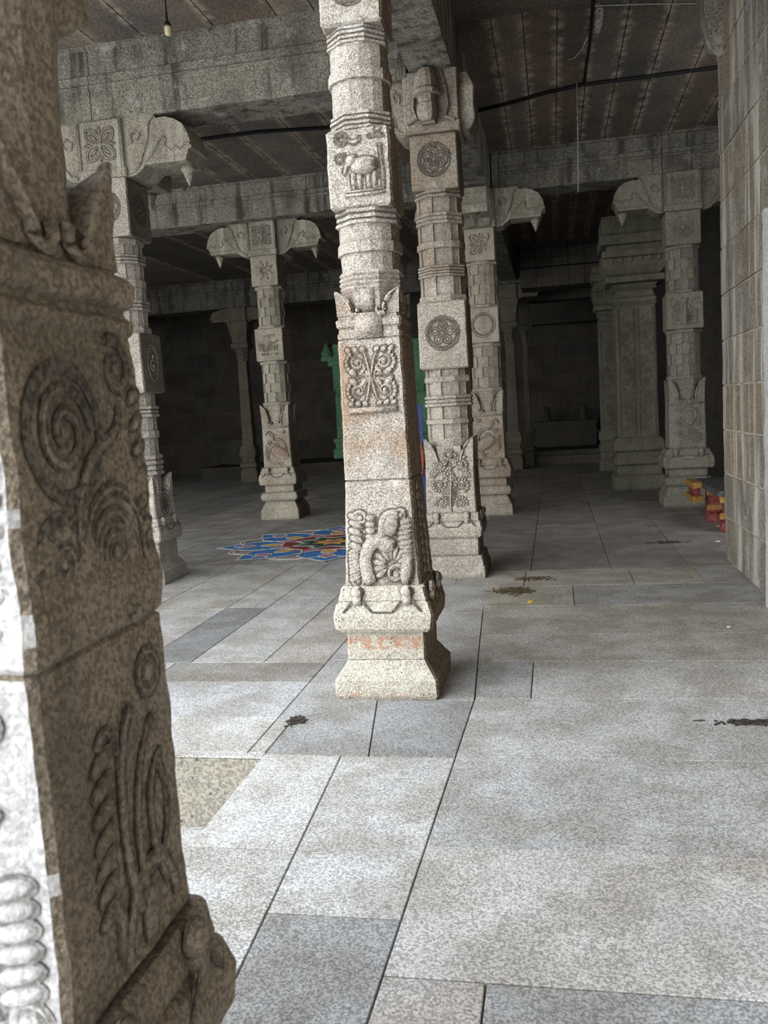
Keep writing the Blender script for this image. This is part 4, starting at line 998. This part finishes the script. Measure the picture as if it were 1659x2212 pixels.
flat('white_outline', lines, M['r_white'], .0105)

# ------------------------------------------------------------------ painted bench at the right
BN = empty('wooden_bench', (1.72, 10.55, 0), 'red and yellow painted wooden bench with dark top, half behind the right wall', 'bench')
def bx(name, mat, *a):
    b = MB(); b.box(*a, 0, 1., .008); return b.build(name, mat, BN, edge=.12, amp=.003)
for (lx, ly) in ((.10, .20), (.95, .20), (.10, -.62), (.95, -.62)):
    b = MB(); b.lathe([(0, .085), (.02, .095), (.09, .085), (.11, .06), (.13, .085), (.16, .07)], lx, ly, 12); b.box(lx-.055, lx+.055, ly-.055, ly+.055, .15, .40); b.build('leg', M['red'], BN)
for ly in (.20, -.62):
    bx('lower_rail', M['yellow'], -.0, 1.05, ly-.09, ly-.058, .15, .215); bx('upper_rail', M['yellow'], -.0, 1.05, ly-.09, ly-.058, .325, .395)
b = MB(); b.box(-.12, .0, .35, 1.0, .22, .29, 0, 1., .006); b.box(-.12, .0, .35, 1.0, .385, .455, 0, 1., .006); b.build('side_rail', M['yellow'], BN)
for ly in (.48, .88): bx('post', M['red'], -.09, -.02, ly-.05, ly+.05, .285, .39)
bx('post', M['red'], .06, .14, .5, .6, .0, .39)
bx('top_board', M['topwood'], -.02, 1.2, -.72, .95, .395, .455)
b = MB(); b.tube([(.16+.025*math.cos(t), .9, .485+.03*math.sin(t)) for t in [2*PI*i/12 for i in range(13)]], .008, 6); b.build('iron_ring', M['black'], BN)

# ------------------------------------------------------------------ cables and cords
def cable(name, pts, r, mat, label, cat):
    b = MB(); b.tube(pts, r, 8); return tag(b.build(name, mat, smooth=True), label, cat)
z = CZ-.022
cable('power_cable', [(-.738, 10.64, z), (-.37, 10.52, z), (.05, 10.33, z), (.455, 10.22, z), (1.1, 10.23, z), (1.81, 10.225, z), (3.9, 10.3, z)], .021, M['black'], 'thick black cable across the ceiling slabs in the right aisle', 'cable')
cable('power_cable', [(-9, 10.3, z), (-5.2, 10.4, z), (-4.1, 10.40, z), (-3.33, 10.40, z), (-2.54, 10.56, z), (-1.103, 10.58, z)], .021, M['black'], 'black cable across the ceiling slabs left of the central pillar', 'cable')
cable('branch_cable', [(.455, 10.215, z+.010), (.462, 9.6, z+.010), (.474, 9.1, z+.010), (.468, 8.4, z+.010), (.46, 7.6, z+.010), (.46, 5.0, z+.010)], .016, M['black'], 'black cable joining the long ceiling cable and running towards the viewer', 'cable')
cable('beam_cable', [(-1.13, 6.05, 4.30), (-.95, 6.08, 4.326), (-.80, 6.12, 4.326), (-.715, 6.02, 4.33), (-.70, 5.95, 4.5), (-.70, 5.9, 4.9)], .015, M['black'], 'short black cable under the beam above the central pillar', 'cable')
cable('white_wire', [(-1.05, 6.0, 4.338), (-.95, 6.02, 4.335), (-.86, 6.06, 4.336), (-.78, 6.16, 4.338)], .008, M['whitewire'], 'short white wire beside the cable under the beam', 'wire')
rc = MB(); rnd = random.Random(3)
for k in range(9):
    u = rnd.uniform(-.03, .03)
    rc.tube([(.54+u*.4, 8.95, z+.024), (.54+u, 8.80+rnd.uniform(-.05, .05), z+.018), (.545+u, 8.62, z+.022), (.54+u*.6, 8.42+rnd.uniform(-.06, .06), z+.022)], .006, 6)
rc.tube([(.535+.03*math.cos(t), 8.72+.05*math.sin(t), z+.012) for t in [2*PI*i/14 for i in range(15)]], .008, 6)
rc.tube([(.533+.028*math.cos(t), 8.45+.05*math.sin(t), z+.012) for t in [2*PI*i/14 for i in range(15)]], .008, 6)
tag(rc.build('rope_bundle', M['cord']), 'knotted bundle of pale rope tied to the ceiling cable at upper right', 'rope')
cable('rope_tail', [(.445, 8.98, z+.012), (.40, 9.25, z+.008), (.34, 9.45, z+.012), (.27, 9.5, z+.015)], .006, M['cord'], 'loose pale rope end curving away from the knotted bundle', 'rope')
cable('hanging_string', [(.375, 10.2, CZ-.005), (.37, 10.2, 4.5), (.362, 10.2, 4.1), (.352, 10.2, 3.80)], .004, M['cord'], 'thin pale string hanging straight down from the ceiling, right aisle', 'string')
cable('thin_wire', [(.48, 8.33, CZ-.012), (.9, 8.42, CZ-.02), (1.42, 8.6, CZ-.012)], .005, M['cord'], 'thin pale wire along the ceiling joint right of the rope bundle', 'wire')
BH = empty('bulb_holder', (-2.735, 6.5, 4.95), 'cream bulb holder hanging from dark wires at the upper left', 'lamp holder')
b = MB(); b.tube([(0, 0, 0), (.004, 0, -.2), (-.006, 0, -.44)], .0045, 6); b.tube([(.008, 0, 0), (-.004, 0, -.22), (.004, 0, -.44)], .0045, 6); b.build('wire', M['black'], BH)
b = MB(); b.lathe([(-.475, .010), (-.47, .022), (-.455, .026), (-.44, .018), (-.435, .008)], 0, 0, 12); b.build('cap', M['black'], BH)
b = MB(); b.lathe([(-.535, .018), (-.53, .024), (-.48, .027), (-.468, .022), (-.465, .01)], 0, 0, 14); b.build('socket', M['cream'], BH, smooth=True)

# ------------------------------------------------------------------ litter
def litter(name, x, y, sx, sy_, mat, label, cat, seed, h=.006, rot=0.):
    b = MB(); rnd = random.Random(seed); n = 18
    ring = [(math.cos(2*PI*i/n)*rnd.uniform(.6, 1.1), math.sin(2*PI*i/n)*rnd.uniform(.6, 1.1)) for i in range(n)]
    rs = [[(u*sx*k, v*sy_*k, zz+(rnd.uniform(0, h*.5) if k < 1 else 0)) for u, v in ring] for k, zz in ((1, 0), (.8, h*.6), (.4, h))]
    b.rings(rs); o = b.build(name, mat, loc=(x, y, .001)); o.rotation_euler.z = rot; return tag(o, label, cat)
litter('yellow_leaf', -.225, 6.61, .028, .013, M['leaf'], 'small curled yellow leaf on the floor in the right aisle', 'leaf', 1, .012, .3)
def scatter(name, x, y, sx, sy_, n, mat, label, seed):
    b = MB(); rnd = random.Random(seed)
    for i in range(n):
        u, v = rnd.gauss(0, .42)*sx, rnd.gauss(0, .42)*sy_; a = rnd.uniform(0, PI); L = rnd.uniform(.008, .03); w = rnd.uniform(.003, .009); hh = rnd.uniform(.002, .007)
        c, s = math.cos(a), math.sin(a); pts = [(-L, 0), (0, -w), (L, 0), (0, w)]
        q = [(u+p*c-r*s, v+p*s+r*c) for p, r in pts]
        b.add([(*p, 0) for p in q]+[(*p, hh) for p in q], [(4, 5, 6, 7), (0, 1, 5, 4), (1, 2, 6, 5), (2, 3, 7, 6), (3, 0, 4, 7)])
    return tag(b.build(name, mat, loc=(x, y, .001)), label, 'litter', kind='stuff')
scatter('leaf_litter', -.37, 7.04, .17, .15, 260, M['debris'], 'brown patch of swept leaf litter beside the yellow leaf', 2)
scatter('leaf_litter', -.22, 7.55, .20, .10, 90, M['debris'], 'thin brown litter patch behind the larger swept patch', 3)
scatter('leaf_litter', 1.10, 9.3, .22, .10, 70, M['char'], 'dark streak of litter on the floor near the right wall end', 4)
scatter('stone_debris', -1.325, 4.03, .05, .06, 60, M['char'], 'dark crumbled debris in the broken floor corner left of the central pillar', 5)
scatter('dark_smudge', .86, 4.07, .16, .035, 200, M['char'], 'dark smear of grit at the right edge of the near floor', 6)
litter('paper_scrap', 1.055, 5.80, .016, .009, M['paper'], 'tiny white scrap on the floor below the grey plaster strip', 'scrap', 7)
litter('paper_scrap', 1.59, 9.27, .035, .02, M['paper'], 'white scrap on the floor just beyond the right wall corner', 'scrap', 8)
litter('yellow_leaf', 1.79, 10.35, .03, .02, M['leaf'], 'bright yellow leaf on the floor in front of the bench leg', 'leaf', 9)

# ------------------------------------------------------------------ light
w = bpy.data.worlds.new('sky'); SC.world = w; w.use_nodes = True
nt = w.node_tree
for n in list(nt.nodes): nt.nodes.remove(n)
o = nt.nodes.new('ShaderNodeOutputWorld'); bg = nt.nodes.new('ShaderNodeBackground')
tc = nt.nodes.new('ShaderNodeTexCoord'); sx_ = nt.nodes.new('ShaderNodeSeparateXYZ'); mr = nt.nodes.new('ShaderNodeMapRange'); mx = nt.nodes.new('ShaderNodeMix'); mx.data_type = 'RGBA'
nt.links.new(tc.outputs['Generated'], sx_.inputs[0]); nt.links.new(sx_.outputs[2], mr.inputs[0]); mr.inputs[1].default_value = -.05; mr.inputs[2].default_value = .7
nt.links.new(mr.outputs[0], mx.inputs[0]); mx.inputs[6].default_value = (1.0, .99, .96, 1); mx.inputs[7].default_value = (.86, .93, 1.0, 1)
nt.links.new(mx.outputs[2], bg.inputs[0]); bg.inputs[1].default_value = 2.6; nt.links.new(bg.outputs[0], o.inputs[0])
sun = bpy.data.lights.new('soft_sun', 'SUN'); so = bpy.data.objects.new('soft_sun', sun); COL.objects.link(so)
sun.energy = 1.6; sun.angle = math.radians(80); sun.color = (1, .98, .95)
so.rotation_euler = Vector((.62, .62, -.50)).to_track_quat('-Z', 'Y').to_euler()

SC.view_settings.view_transform = 'Standard'
SC.view_settings.look = 'None'
SC.view_settings.exposure = 0.45
SC.cycles.max_bounces = 5; SC.cycles.diffuse_bounces = 4; SC.cycles.glossy_bounces = 1
